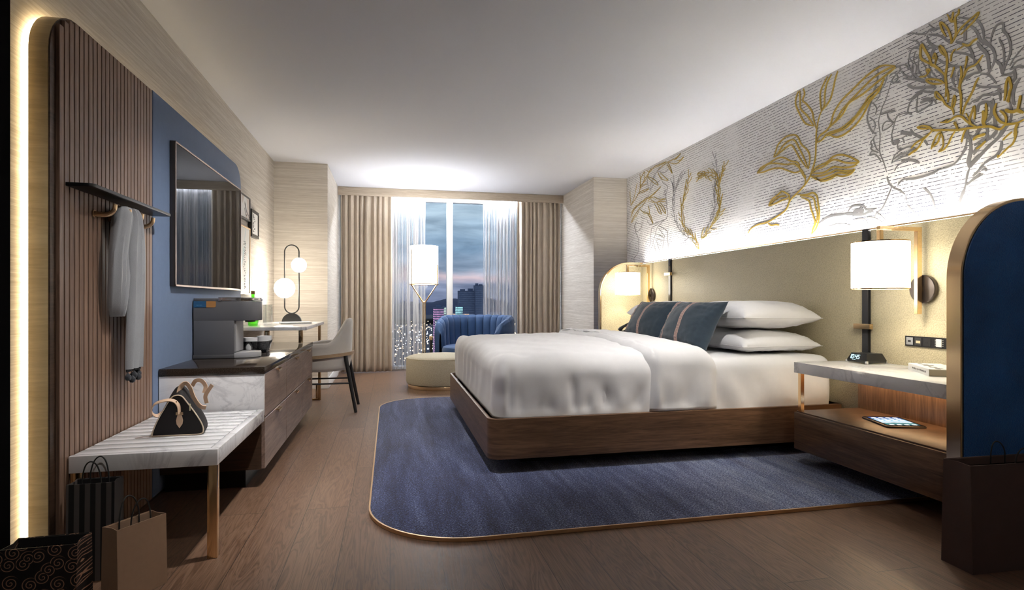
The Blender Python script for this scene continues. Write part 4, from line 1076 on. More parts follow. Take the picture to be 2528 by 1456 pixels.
# ------------------------------------------------------------------ curtains
va = thing('curtain_valance', 'wood veneer valance box across the window top', 'valance', (.91, 8.1, 2.455))
obj('front_board', MB().box(-.698, 2.518, 8.03, 8.055, 2.455, CE - .002, .002), MT['valance'], va)
obj('led_strip', MB().box(-.02, 1.88, 8.180, 8.200, 2.535, 2.545), MT['led_cool'], va)
obj('curtain_track', MB().box(-.69, 2.51, 8.115, 8.135, 2.545, 2.568).box(-.69, 2.51, 8.225, 8.245, 2.545, 2.568), MT['white'], va)

def drape(name, x0, x1, y, nf, amp, label, grp, mat, z0=.012, z1=2.545, thick=.004, seed=0, sharp=1.0):
    def f(u, v):
        t = u * nf * 2 * PI
        z = z0 + (z1 - z0) * v
        drift = .02 * fbm(u * 6 + seed, v * 1.3, 2.0) + .012 * fbm(u * 14 + seed, v * 2.0, 5.0)
        a = amp * (.75 + .35 * fbm(u * 5 + seed, v * .8, 1.0)) * (.6 + .4 * sstep(1.0, .85, v))
        ss = math.sin(t + 3.6 * fbm(u * 3.3 + seed, .25 * v, 7.0))
        yy = y + a * (abs(ss) ** .75 * (1 if ss > 0 else -1))
        xx = x0 + (x1 - x0) * u + .6 * a * math.sin(2 * t) * .3 + drift * .35
        return (xx, yy, z)
    b = MB().grid(f, int(nf * 14) + 1, 26)
    o = solid(name, b, mat, label, 'curtain', grp, 80)
    mod_solid(o, thick, 0)
    return o
drape('drape', -.665, .03, 8.135, 9, .036, 'heavy beige velvet drape beside the desk chair', 'beige window drapes', MT['drape'], seed=1)
drape('drape', 1.84, 2.50, 8.135, 9, .036, 'heavy beige velvet drape behind the blue armchair', 'beige window drapes', MT['drape'], seed=8)
drape('sheer_curtain', -.05, .50, 8.245, 12, .018, 'sheer white curtain behind the floor lamp', 'sheer window curtains', MT['sheer'], .02, 2.54, .0006, 3)
drape('sheer_curtain', 1.345, 1.90, 8.245, 12, .018, 'sheer white curtain above the blue armchair', 'sheer window curtains', MT['sheer'], .02, 2.54, .0006, 5)

# ------------------------------------------------------------------ floor lamp
fl = thing('floor_lamp', 'brass forked floor lamp with glowing cream drum shade', 'lamp', (.432, 7.40, 0))
fx, fy = .432, 7.40
obj('base', MB().cyl((fx, fy, 0), .13, .018, 'Z', 40, .004), MT['brass_soft'], fl)
for s in (-1, 1):
    obj('pole', MB().tube(smooth_path([(fx + s * .013, fy, .018), (fx + s * .013, fy, .60), (fx + s * .013, fy, .965), (fx + s * .022, fy, .995), (fx + s * .150, fy - .03, 1.195), (fx + s * .163, fy - .09, 1.235), (fx + s * .163, fy - .09, 1.66 if s < 0 else 1.47)], 5), .0085, 10), MT['brass'], fl)
obj('lamp_shade', MB().ring([[(fx + r * math.cos(2 * PI * i / 48), fy + r * math.sin(2 * PI * i / 48), z) for i in range(48)] for r, z in ((.181, 1.222), (.181, 1.712), (.176, 1.712), (.176, 1.222))], True, False, True), MT['shade_floor'], fl)
obj('shade_ring', MB().tube([(fx + .185 * math.cos(2 * PI * i / 48), fy + .185 * math.sin(2 * PI * i / 48), 1.218) for i in range(48)], .006, 8, True), MT['brass'], fl)
obj('diffuser', MB().cyl((fx, fy, 1.232), .174, .004, 'Z', 40), MT['shade_floor'], fl)
obj('bulb', MB().sphere((fx, fy, 1.60), .04, 16, 10), MT['bulb_floor'], fl)

# ------------------------------------------------------------------ ottoman, armchair, drink table
ot = thing('ottoman', 'round cream woven ottoman on a brass base', 'ottoman', (.585, 6.68, 0))
obj('base', MB().cyl((.585, 6.68, 0), .380, .040, 'Z', 64, .003), MT['brass_soft'], ot)
obj('cushion', MB().lathe((.585, 6.68, 0), [(.37, .042), (.393, .05), (.403, .075), (.403, .315), (.397, .340), (.378, .356), (.34, .365), (.2, .371), (.0, .372)], 72), MT['ottoman'], ot)
obj('welt', MB().tube([(.585 + .397 * math.cos(2 * PI * i / 72), 6.68 + .397 * math.sin(2 * PI * i / 72), .341) for i in range(72)], .004, 6, True), MT['ottoman'], ot)

ac = thing('armchair', 'blue velvet tub armchair with vertical channel tufting', 'armchair', (1.108, 7.49, 0))
ax, ay = 1.108, 7.49
face = math.radians(238)
NCH = 17
span = math.radians(248)
def tub(u, v):
    a = face + PI + (u - .5) * span
    e = min(u, 1 - u)
    zt = .805 - .10 * (1 - sstep(.0, .24, e)) ** 1.6 - .12 * (1 - sstep(0, .07, e)) ** 2
    lobe = abs(math.sin(PI * u * NCH)) ** .45
    pr = [(.470, .10), (.515, .14), (.530, .35), (.535, zt - .10), (.525, zt - .03), (.495, zt + .004), (.460, zt), (.425, zt - .03), (.405, zt - .09), (.395, .45), (.385, .30), (.38, .12)]
    x = v * (len(pr) - 1)
    k = min(int(x), len(pr) - 2)
    f = x - k
    r = pr[k][0] * (1 - f) + pr[k + 1][0] * f
    z = pr[k][1] * (1 - f) + pr[k + 1][1] * f
    inner = sstep(3.8, 6.5, x)
    r -= .022 * lobe * inner - .022 * inner
    r -= .010 * (1 - lobe) * (1 - inner) * sstep(3, 4, x)
    if x > 4:
        z -= .010 * (1 - lobe) * (1 - sstep(7.5, 9, x))
    rm = .455
    k2 = sstep(0, .025, e)
    r = rm + (r - rm) * (.25 + .75 * k2)
    return (ax + r * math.cos(a), ay + r * math.sin(a), z)
obj('back_shell', MB().grid(tub, NCH * 12 + 1, 45), MT['velvet'], ac, 70)
def seatc(r, z):
    return [(ax + .03 * math.cos(face) + r * math.cos(2 * PI * i / 56) * (1 + .05 * max(0, math.cos(2 * PI * i / 56 - face))), ay + .03 * math.sin(face) + r * math.sin(2 * PI * i / 56) * (1 + .05 * max(0, math.cos(2 * PI * i / 56 - face))), z) for i in range(56)]
obj('seat_cushion', MB().ring([seatc(.36, .14), seatc(.40, .15), seatc(.412, .20), seatc(.412, .36), seatc(.40, .395), seatc(.36, .412), seatc(.2, .42), seatc(.01, .422)]), MT['velvet'], ac)
obj('base', MB().cyl((ax, ay, 0), .38, .12, 'Z', 48, .004), MT['matteblack'], ac)

dt = thing('drink_table', 'slim black drink table with brass top beside the blue armchair', 'side table', (.515, 7.30, 0))
obj('stem', MB().cyl((.515, 7.30, .012), .018, .49, 'Z', 16), MT['matteblack'], dt)
obj('top', MB().cyl((.515, 7.30, .502), .024, .05, 'Z', 20, .003), MT['brass_soft'], dt)
obj('base', MB().cyl((.515, 7.30, 0), .05, .012, 'Z', 28, .003), MT['matteblack'], dt)

# ------------------------------------------------------------------ rug
rg = thing('rug', 'large navy heathered rug with brass edge under the bed', 'rug', (1.4, 4.07, 0))
ro = rrect(-.10, 2.92, 2.325, 5.815, .46, 14, (1, 0, 0, 1))
ri = rrect(-.092, 2.912, 2.333, 5.807, .452, 14, (1, 0, 0, 1))
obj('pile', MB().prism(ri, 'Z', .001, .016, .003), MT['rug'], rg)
e = MB()
e.ring([[(x, y, .001) for x, y in ro], [(x, y, .017) for x, y in ro], [(x, y, .017) for x, y in ri], [(x, y, .001) for x, y in ri]], True, False, True)
obj('edge_trim', e, MT['brass_soft'], rg)

# ------------------------------------------------------------------ bed
BX0, BX1, BY0, BY1 = .545, 2.878, 3.14, 5.30
bd = thing('platform_bed', 'low walnut platform bed frame on a recessed dark plinth', 'bed', (1.71, 4.22, .016))
o2 = rrect(BX0, BX1, BY0, BY1, .07, 8, (1, 0, 0, 1))
i2 = rrect(BX0 + .018, BX1, BY0 + .018, BY1 - .018, .052, 8, (1, 0, 0, 1))
obj('rails', MB().ring([[(x, y, .100) for x, y in o2], [(x, y, .328) for x, y in o2], [(x, y, .330) for x, y in rrect(BX0 + .003, BX1, BY0 + .003, BY1 - .003, .067, 8, (1, 0, 0, 1))], [(x, y, .330) for x, y in i2], [(x, y, .100) for x, y in i2]], True, False, True), MT['walnut'], bd)
obj('platform', MB().box(BX0 + .04, BX1 - .002, BY0 + .04, BY1 - .04, .20, .285), MT['walnut_dark'], bd)
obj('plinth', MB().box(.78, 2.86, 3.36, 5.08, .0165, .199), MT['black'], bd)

def rbox(x0, x1, y0, y1, z0, z1, r, step, disp, rz=None):
    """rounded soft block, open underneath; disp(p, n) -> offset"""
    rz = rz or r
    def seq(a, b):
        n = max(2, int(round((b - a) / step)))
        return [a + (b - a) * i / n for i in range(n + 1)]
    xs, ys, zs = seq(x0, x1), seq(y0, y1), seq(z0, z1)
    bm = bmesh.new()
    cache = {}
    def vert(x, y, z):
        k = (round(x, 5), round(y, 5), round(z, 5))
        if k not in cache:
            q = V((min(max(x, x0 + r), x1 - r), min(max(y, y0 + r), y1 - r), min(z, z1 - rz)))
            d = V((x, y, z)) - q
            if d.length > 1e-6:
                m = max(abs(d.x) / r, abs(d.y) / r, abs(d.z) / rz)
                dn = V((d.x / r, d.y / r, d.z / rz)).normalized()
                p = q + V((dn.x * r, dn.y * r, dn.z * rz)) * min(m, 1)
                n = d.normalized()
            else:
                p, n = V((x, y, z)), V((0, 0, 1))
            cache[k] = bm.verts.new(p + disp(p, n))
        return cache[k]
    def sheet(A, B, mk):
        for i in range(len(A) - 1):
            for j in range(len(B) - 1):
                vs = [mk(A[i], B[j]), mk(A[i + 1], B[j]), mk(A[i + 1], B[j + 1]), mk(A[i], B[j + 1])]
                if len(set(vs)) == 4:
                    try:
                        bm.faces.new(vs)
                    except ValueError:
                        pass
    sheet(xs, ys, lambda a, b: vert(a, b, z1))
    sheet(xs, zs, lambda a, b: vert(a, y0, b))
    sheet(xs, zs, lambda a, b: vert(a, y1, b))
    sheet(ys, zs, lambda a, b: vert(x0, a, b))
    sheet(ys, zs, lambda a, b: vert(x1, a, b))
    bmesh.ops.recalc_face_normals(bm, faces=bm.faces)
    mb = MB()
    mb.bm.free()
    mb.bm = bm
    return mb

def wr(p, s, seed):
    return noise.noise(V((p.x * s + seed, p.y * s, p.z * s)))
def ridged(x, seed):
    n = noise.noise(V((x, seed, 0)))
    return (1 - abs(n) * 2.2)

def d_matt(p, n):
    side = 1 - sstep(.45, .60, p.z)
    k = .005 * wr(p, 6, 1) + .018 * side * wr(V((p.x * 1.0 + p.z * .6, p.y, 0)), 9, 4) * abs(n.y)
    return n * k
mt = thing('mattress', 'thick mattress in a fitted white sheet', 'mattress', (1.75, 4.22, .286))
obj('fitted_sheet', rbox(.66, 2.862, 3.185, 5.255, .287, .640, .07, .028, d_matt), MT['linen'], mt, 60)

def dome(p):
    u = (p.x - 1.45) / 1.05
    w = (p.y - 4.25) / 1.15
    return max(0, 1 - u * u) * max(0, 1 - w * w)
random.seed(3)
FOLDS = [(random.uniform(.72, 2.0), random.uniform(.016, .034), random.uniform(.005, .010) * random.choice((-1, -1, 1)), random.uniform(-.25, .35), random.uniform(.46, .60)) for _ in range(26)]
def side_folds(p, lim=.335):
    a = 0
    for x, w, h, sl, zt in FOLDS:
        d = p.x - (x + sl * (p.z - .34))
        if abs(d) < 3 * w:
            a += h * math.exp(-d * d / (w * w)) * (1 - sstep(zt - .12, zt, p.z)) * sstep(lim, lim + .05, p.z)
    return a
def d_duvet(p, n):
    top = sstep(.50, .62, p.z)
    off = V((0, 0, 1)) * (.055 * dome(p) * top)
    off += V((0, 0, 1)) * top * (.016 * wr(p, 2.6, 3) + .010 * wr(V((p.x * 1.4 + p.y * .8, p.y * .4, 0)), 6, 9) + .004 * wr(V((p.x * .6 - p.y, p.x, 0)), 14, 2))
    mid = (1 - sstep(.52, .64, p.z)) * (.2 + .8 * sstep(.335, .42, p.z))
    if abs(n.y) > .5:
        q = p.x * 6 + (p.z - .4) * 1.2
        off += V((0, n.y, 0)) * (.014 * mid * wr(V((q, 0, p.z * .8)), 1.0, 11) + side_folds(p) - .004)
    if abs(n.x) > .5:
        q = p.y * 6 + p.z
        off += V((n.x, 0, 0)) * (.014 * mid * wr(V((0, q, p.z)), 1.0, 21))
    # tucked corner at the foot: an ear on top and a pleat running down to the frame
    for yc, sg in ((3.156, -1), (5.284, 1)):
        dx, dy = p.x - .588, (p.y - yc) * -sg
        zz = sstep(.34, .48, p.z)
        ear = math.exp(-((dx - .06) ** 2 + (dy - .055) ** 2) / .0035) * sstep(.44, .56, p.z)
        off += V((-.016, sg * .020, .020)) * ear
        if dy < .10:
            pleat = math.exp(-((dx - .085 - .10 * max(0, p.z - .5)) / .020) ** 2) - .7 * math.exp(-((dx - .050 - .08 * max(0, p.z - .5)) / .026) ** 2)
            off += V((0, -sg * .013, 0)) * pleat * sstep(.33, .40, p.z) * (1 - sstep(.56, .64, p.z)) * (1 - dy / .10)
        off += V((0, 0, -.016)) * math.exp(-((dx - .19) ** 2 + (dy - .11) ** 2) / .003) * top
    return off
dv = thing('duvet', 'white duvet folded back across the bed', 'duvet', (1.25, 4.22, .34))
o = obj('cover', rbox(.588, 1.62, 3.156, 5.284, .318, .672, .115, .016, d_duvet), MT['linen'], dv, 70)
mod_solid(o, .012, -1)
def d_fold(p, n):
    top = sstep(.50, .62, p.z)
    off = V((0, 0, 1)) * top * (.045 * dome(p) + .008 * wr(p, 3, 13) + .010 * wr(V((p.x * 1.5 + p.y, p.y * .4, 0)), 6, 19) + .004 * wr(V((p.x * .6 - p.y, p.x, 0)), 14, 12))
    off += V((0, 0, -1)) * top * .05 * sstep(1.86, 2.04, p.x)
    mid = (1 - sstep(.52, .64, p.z)) * (.35 + .65 * sstep(.335, .42, p.z))
    if abs(n.y) > .5:
        q = p.x * 8 + p.z * 1.4
        off += V((0, n.y, 0)) * (.016 * mid * wr(V((q, 0, p.z * .8)), 1.0, 31) + side_folds(p) - .003)
        off += V((-.05 * (1 - sstep(.33, .62, p.z)) * 0, 0, 0))
    if p.x < 1.545:
        off += n * .016 * (1 - sstep(1.49, 1.545, p.x)) + V((0, 0, .010)) * top
    if p.x < 1.60:
        off += V((.030 * sstep(.36, .7, p.z) + .06 * ((p.y - 3.1) / 2.2) * top, 0, 0)) * (1 - sstep(1.5, 1.66, p.x))
    return off
o = obj('turned_back_fold', rbox(1.492, 2.025, 3.144, 5.296, .334, .712, .105, .018, d_fold), MT['linen'], dv, 70)
mod_solid(o, .020, -1)

# ------------------------------------------------------------------ pillows
def pillow_pt(s, t, W, L, T, up, pinch=.05, pw=4.2, seed=0):
    """T = (rise above the seam, drop below it)"""
    k = (max(0, 1 - abs(s) ** pw) ** .52) * (max(0, 1 - abs(t) ** pw) ** .52)
    x = W / 2 * s * (1 - pinch * (1 - t * t))
    y = L / 2 * t * (1 - pinch * (1 - s * s))
    rim = (1 - k) * k * 4
    wv = .010 * noise.noise(V((s * 2.0 + seed, t * 2.4, up * 3.0))) + rim * (.008 * noise.noise(V((s * 7 + seed, t * 9, up * 5.0))) + .005 * noise.noise(V((s * 14 + seed, t * 18, up * 5.0))))
    z = up * (T[0] if up > 0 else T[1]) * k + wv * min(1, k * 2)
    return V((x, y, z))
def pillow_mesh(W, L, T, M0, n=41, seed=0, pinch=.05, pw=4.2):
    b = MB()
    for up in (1, -1):
        def f(u, v, up=up):
            s = math.sin((u - .5) * PI)
            t = math.sin((v - .5) * PI)
            s = s * .5 + (2 * u - 1) * .5
            t = t * .5 + (2 * v - 1) * .5
            return M0 @ pillow_pt(s, t, W, L, T, up, pinch, pw, seed)
        b.grid(f, n, n)
    b.weld(1e-5)
    return b
def seam(W, L, M0, r, pinch=.05, seed=0, pw=3.0):
    P = []
    n = 20
    for s, t in [(-1 + 2 * i / n, -1) for i in range(n)] + [(1, -1 + 2 * i / n) for i in range(n)] + [(1 - 2 * i / n, 1) for i in range(n)] + [(-1, 1 - 2 * i / n) for i in range(n)]:
        P.append(M0 @ pillow_pt(s, t, W, L, (.1, .1), 1, pinch, pw, seed))
    return MB().tube(P, r, 6, True)
def bed_pillow(y, z, T, rx, ry, rz, label, seed):
    W, L = .60, .90
    M0 = Matrix.Translation((2.560, y, z)) @ Matrix.Rotation(rz, 4, 'Z') @ Matrix.Rotation(ry, 4, 'Y') @ Matrix.Rotation(rx, 4, 'X')
    r = thing('bed_pillow', label, 'pillow', (2.56, y, z - T[1]), 'white bed pillows')
    obj('pillowcase', pillow_mesh(W, L, T, M0, 41, seed), MT['linen2'], r, 80)
    obj('seam_piping', seam(W, L, M0, .0022), MT['linen2'], r)
bed_pillow(3.735, .697, (.100, .048), 0, .0, .0, 'white pillow at the bottom of the stack beside the nightstand', 1)
bed_pillow(3.735, .880, (.120, .078), -.015, .01, .01, 'white pillow on top of the stack beside the nightstand', 2)
bed_pillow(4.71, .697, (.100, .048), 0, .0, .0, 'white pillow at the bottom of the far stack by the telephone', 3)
bed_pillow(4.71, .876, (.120, .078), .015, .01, -.01, 'white pillow on top of the far stack by the telephone', 4)

def cushion(x, y, z, tilt, yaw, roll, label, seed):
    Hc, Lc, T = .42, .55, (.115, .075)
    # local: s across (room Y), t up; normal towards the foot of the bed
    M0 = Matrix.Translation((x, y, z)) @ Matrix.Rotation(yaw, 4, 'Z') @ Matrix.Rotation(tilt, 4, 'Y') @ Matrix.Rotation(-PI / 2, 4, 'Y') @ Matrix.Rotation(roll, 4, 'Z')
    r = thing('throw_cushion', label, 'cushion', (x, y, z - .24), 'teal cushions against the pillows')
    c = obj('cover', pillow_mesh(Hc, Lc, T, M0, 41, seed, .09, 2.2), MT['teal'], r, 80)
    for t0 in (-.08, .66):
        b = MB()
        uv = b.bm.loops.layers.uv.new('UVMap')
        n = 40
        G = []
        for i in range(n + 1):
            s = -1 + 2 * i / n
            row = []
            for j in range(3):
                t = t0 + (j - 1) * .058
                p = pillow_pt(s, t, Hc, Lc, T, 1, .09, 2.2, seed)
                p.z += .0022
                row.append(b.bm.verts.new(M0 @ p))
            G.append(row)
        for i in range(n):
            for j in range(2):
                fc = b.bm.faces.new((G[i][j], G[i + 1][j], G[i + 1][j + 1], G[i][j + 1]))
                for lp_, (a, q) in zip(fc.loops, ((i, j), (i + 1, j), (i + 1, j + 1), (i, j + 1))):
                    lp_[uv].uv = (q / 2, a * .55)
        obj('trim_band', b, MT['trim'], r, 80)
cushion(2.11, 3.70, .815, .52, .16, .0, 'dark teal striped cushion nearer the nightstand', 5)
cushion(2.125, 4.37, .815, .52, .14, .0, 'dark teal striped cushion nearer the window', 6)

# ------------------------------------------------------------------ headboard
hd = thing('headboard', 'wide beige pebbled headboard with rounded wings and brass edges', 'headboard', (2.93, 4.10, 0))
for a, c in ((2.022, 2.937), (2.990, 5.452), (5.500, 6.178)):
    obj('panel', MB().box(2.900, 2.932, a, c, .02, 1.440, .004), MT['head'], hd)
obj('backing', MB().box(2.932, 2.962, 2.022, 6.178, .02, 1.420), MT['black'], hd)
obj('top_trim', MB().box(2.897, 2.904, 2.022, 6.178, 1.4400, 1.450, .001, 1), MT['brass'], hd)
obj('led_strip', MB().box(2.906, 2.920, 2.05, 6.15, 1.4402, 1.446), MT['led_head'], hd)
for y, zb, zc in ((2.9635, .64, .843), (5.476, .64, 1.286)):
    b = obj('upright_bar', MB().box(2.886, 2.912, y - .0225, y + .0225, zb, 1.447, .001, 1), plain('smoked_black_bar', (.025, .026, .032), .18, .4), hd)
    obj('clip', MB().box(2.858, 2.886, y - .062, y + .062, zc - .016, zc + .016, .002, 1), MT['brass'], b)
def wing(y0, y1, outer, inner):
    po = [(2.9655, .002), (2.386, .002)] + [(p, q) for p, q in arc(2.386 + .36, 1.455 - .36, .36, PI, PI / 2, 16)] + [(2.9655, 1.455)]
    pi = [(2.945, .014), (2.398, .014)] + [(p, q) for p, q in arc(2.398 + .348, 1.443 - .348, .348, PI, PI / 2, 16)] + [(2.945, 1.443)]
    w_ = obj('wing', MB().prism(po, 'Y', y0, y1, .002, 1), MT['brass'], hd, label='brass edged wing')
    obj('outer_leather', MB().prism(pi, 'Y', y0 - .005, y0 - .0002, .0015, 1) if outer == 'blue' else MB().prism(pi, 'Y', y0 - .005, y0 - .0002, .0015, 1), MT['blueleather'] if outer == 'blue' else MT['head'], w_)
    obj('inner_leather', MB().prism([(min(x, 2.899), z) for x, z in pi], 'Y', y1 + .0002, y1 + .004, .0015, 1), MT[inner], w_)
wing(1.951, 2.017, 'blue', 'head')
wing(6.184, 6.25, 'beige', 'blueleather')

# sconces
sn = thing('wall_sconce', 'brass arm wall sconce with glowing drum shade above the near nightstand', 'wall lamp', (2.88, 2.57, 1.06), 'wall sconces on the headboard')
sx, sy = 2.60, 2.57
obj('wall_plate', MB().cyl((2.874, sy, 1.066), .079, .025, 'X', 40, .004), plain('smoked_bronze', (.10, .085, .08), .25, .8), sn)
arm = MB()
arm.box(2.835, 2.865, sy - .011, sy + .011, .928, 1.385, .001, 1)
arm.box(sx - .012, 2.865, sy - .011, sy + .011, 1.3855, 1.407, .001, 1)
arm.box(sx - .012, sx + .012, sy - .011, sy + .011, 1.31, 1.385, .001, 1)
arm.box(2.865, 2.874, sy - .008, sy + .008, 1.05, 1.08)
obj('arm', arm, MT['brass'], sn)
def cylring(r0, r1, z0, z1, n=48):
    return MB().ring([[(sx + r * math.cos(2 * PI * i / n), sy + r * math.sin(2 * PI * i / n), z) for i in range(n)] for r, z in ((r0, z0), (r0, z1), (r1, z1), (r1, z0))], True, False, True)
obj('lamp_shade', cylring(.136, .132, 1.070, 1.316), MT['shade'], sn)
obj('shade_rim', cylring(.138, .131, 1.064, 1.0698), MT['brass'], sn)
obj('shade_rim', cylring(.138, .131, 1.3162, 1.322), MT['brass'], sn)
obj('spider', MB().box(sx - .132, sx + .132, sy - .004, sy + .004, 1.306, 1.312).box(sx - .004, sx + .004, sy - .132, sy + .132, 1.306, 1.312), MT['brass'], sn)
obj('bulb', MB().sphere((sx, sy, 1.20), .03, 16, 10), MT['bulb'], sn)
dup(sn, (0, 3.33, 0), 'brass arm wall sconce with glowing drum shade near the window', 'wall sconces on the headboard')

# ------------------------------------------------------------------ nightstands
def stand(y0, y1, leg_y, label):
    r = thing('nightstand', label, 'nightstand', (2.65, (y0 + y1) / 2, .1), 'nightstands beside the bed')
    x0, x1 = 2.405, 2.896
    obj('marble_top', MB().box(x0, x1, y0, y1, .565, .630, .002), MT['marble_bold'], r)
    obj('drawer_box', MB().box(x0 + .003, x1, y0, y1, .108, .316, .002), MT['walnut'], r)
    obj('drawer_front', MB().box(x0, x0 + .018, y0 + .001, y1 - .001, .105, .326, .0015), MT['walnut'], r)
    obj('shelf_board', MB().box(x0 + .019, x1, y0, y1, .3162, .333, .0015), MT['walnut'], r)
    obj('back_panel', MB().box(x1 - .03, x1, y0, y1, .3332, .5648), MT['walnut_vert'], r)
    obj('led_strip', MB().box(x1 - .06, x1 - .048, y0 + .02, y1 - .02, .556, .5645), MT['led_stand'], r)
    obj('post', MB().box(x0 + .012, x0 + .036, leg_y - .012, leg_y + .012, .3332, .5648, .001, 1), MT['brass'], r)
    return r
stand(2.026, 2.995, 2.962, 'marble topped walnut nightstand with lit shelf beside the navy wing')
stand(5.445, 6.176, 5.48, 'marble topped walnut nightstand behind the bed near the window')

ck = thing('alarm_clock', 'small black alarm clock with blue digits on the marble nightstand', 'clock', (2.78, 2.84, .63))
c0x, c1x, c0y, c1y = 2.712, 2.852, 2.772, 2.916
ins = .016
obj('body', MB().ring([[(c0x, c0y, .638), (c1x, c0y, .638), (c1x, c1y, .638), (c0x, c1y, .638)], [(c0x, c0y, .650), (c1x, c0y, .650), (c1x, c1y, .650), (c0x, c1y, .650)], [(c0x + ins, c0y + ins, .690), (c1x - ins, c0y + ins, .690), (c1x - ins, c1y - ins, .690), (c0x + ins, c1y - ins, .690)]]), MT['black'], ck, 20)
for fx_, fy_ in ((c0x, c0y), (c1x, c0y), (c0x, c1y), (c1x, c1y)):
    obj('foot', MB().box(fx_ - .004, fx_ + .010 if fx_ == c0x else fx_ + .004, fy_ - .004, fy_ + .010, .630, .648, .002, 1), MT['chrome'], ck)
SEG = {'1': 'bc', '0': 'abcdef', '4': 'fgbc', '5': 'afgcd'}
def seven(ch, u, v, w, h, t):
    q = {'a': (u, u + w, v + h - t, v + h), 'g': (u, u + w, v + h / 2 - t / 2, v + h / 2 + t / 2), 'd': (u, u + w, v, v + t),
         'f': (u, u + t, v + h / 2, v + h), 'e': (u, u + t, v, v + h / 2), 'b': (u + w - t, u + w, v + h / 2, v + h), 'c': (u + w - t, u + w, v, v + h / 2)}
    return [q[k] for k in SEG[ch]]
dg = MB()
def on_face(u, v):
    # u to the right as read from the bed, v up the sloping side of the body
    f = v / .040
    return V((c0x + ins * f - .0012, c1y - .020 - u, .650 + v))
rects = []
u = 0.0
for chh in '1045':
    if chh == '4':
        rects += [(u, u + .0028, .012, .0148), (u, u + .0028, .020, .0228)]
        u += .006
    rects += seven(chh, u, .007, .014 if chh != '1' else .005, .024, .0032)
    u += .0185 if chh != '1' else .009
rects += [(.018, .030, .0005, .0030), (.034, .042, .0005, .0030)]
for a, b_, c, d in rects:
    vs = [dg.bm.verts.new(on_face(*p)) for p in ((a, c), (b_, c), (b_, d), (a, d))]
    vs2 = [dg.bm.verts.new(on_face(*p) + V((.0009, 0, -.0003))) for p in ((a, c), (b_, c), (b_, d), (a, d))]
    dg.bm.faces.new(vs)
    for i in range(4):
        dg.bm.faces.new((vs[i], vs[(i + 1) % 4], vs2[(i + 1) % 4], vs2[i]))
obj('digits', dg, glow('cyan_digits', (.25, .80, 1.0), .6), ck)

# book
A, B = V((2.745, 2.530, 0)), V((2.588, 2.272, 0))
ang = math.atan2((B - A).y, (B - A).x)
bk2 = thing('book', 'thick white covered book with beige pages on the nightstand', 'book', (2.72, 2.36, .63))
M0 = Matrix.Translation((A.x, A.y, .6302)) @ Matrix.Rotation(ang, 4, 'Z')
L, Wd = (B - A).length, .145
bkm = MB().box(0, L, 0, Wd, 0, .003, .0008, 1).box(0, L, 0, Wd, .033, .036, .0008, 1).box(0, L, -.003, .0, 0, .036, .0008, 1).xf(M0)
if (M0 @ V((0, Wd, 0))).x < A.x:
    pass
obj('cover', bkm, plain('white_book_cloth', (.80, .80, .80), .5), bk2)
obj('pages', MB().box(.004, L - .004, .001, Wd - .006, .0032, .0328, .001, 1).xf(M0), plain('beige_pages', (.45, .40, .32), .8), bk2)
tx = MB()
random.seed(21)
u = .07
for i in range(12):
    w_ = .007 + .006 * random.random()
    for k in range(2):
        tx.box(u + k * w_ * .5, u + k * w_ * .5 + .0022, -.0036, -.0030, .012 + .004 * random.random(), .020 + .005 * random.random())
    tx.box(u, u + w_, -.0036, -.0030, .016 + .003 * random.random(), .019 + .002 * random.random())
    u += w_ + .006
for i in range(7):
    uu = .03 + i * .04
    tx.box(uu, uu + .024, .03 + .01 * (i % 2), .05 + .012 * (i % 3), .0360, .0364)
obj('cover_marks', tx.xf(M0), plain('black_ink', (.015, .015, .015), .5), bk2)

# tablet
tb = thing('tablet', 'tablet with lit blue screen on the walnut nightstand shelf', 'tablet', (2.690, 2.580, .3332))
M0 = Matrix.Translation((2.690, 2.575, .3335)) @ Matrix.Rotation(-.30, 4, 'Z')
M0.translation.z = .3335
obj('casing', MB().prism(rrect(-.100, .100, -.130, .130, .012, 6), 'Z', 0, .009, .002).xf(M0), plain('dark_aluminium', (.16, .15, .15), .3, .8), tb)
obj('glass', MB().prism(rrect(-.097, .097, -.127, .127, .010, 6), 'Z', .0091, .0098).xf(M0), plain('black_glass', (.008, .008, .008), .08), tb)
so = obj('screen', MB().box(-.080, .080, -.104, .104, .0, .0006), MT['tablet'], None)
so.name = 'screen'
so.parent = tb
so.matrix_local = Matrix.Translation(-tb.location) @ M0 @ Matrix.Translation((0, 0, .0099))
ic = MB()
for i in range(4):
    for j, yy in enumerate((-.092, .012, .050, .085)):
        ic.prism(rrect(-.068 + i * .038, -.046 + i * .038, yy - .010, yy + .010, .004, 3), 'Z', .0106, .0109)
obj('icons', ic.xf(M0), glow('pale_icons', (.8, .92, 1.0), .5), tb)

# outlet strip
os_ = thing('outlet_panel', 'black strip of sockets and switches on the headboard', 'outlet panel', (2.898, 2.55, .746))
obj('plate', MB().box(2.892, 2.8995, 2.40, 2.690, .744, .802, .001, 1), MT['black'], os_)
obj('socket', MB().box(2.889, 2.892, 2.638, 2.680, .752, .794, .001, 1), plain('grey_socket', (.30, .31, .33), .4), os_, label='grey socket')
obj('usb_port', MB().box(2.889, 2.892, 2.584, 2.626, .752, .794, .001, 1).box(2.8885, 2.889, 2.590, 2.620, .786, .791), plain('dark_socket', (.03, .03, .032), .4), os_, label='dark usb socket')
obj('socket', MB().box(2.889, 2.892, 2.530, 2.572, .752, .794, .001, 1), plain('black_socket', (.015, .015, .016), .4), os_, label='black socket')
obj('switch', MB().box(2.889, 2.892, 2.468, 2.500, .752, .794, .001, 1), plain('white_switch', (.75, .75, .75), .4), os_, label='white switch')
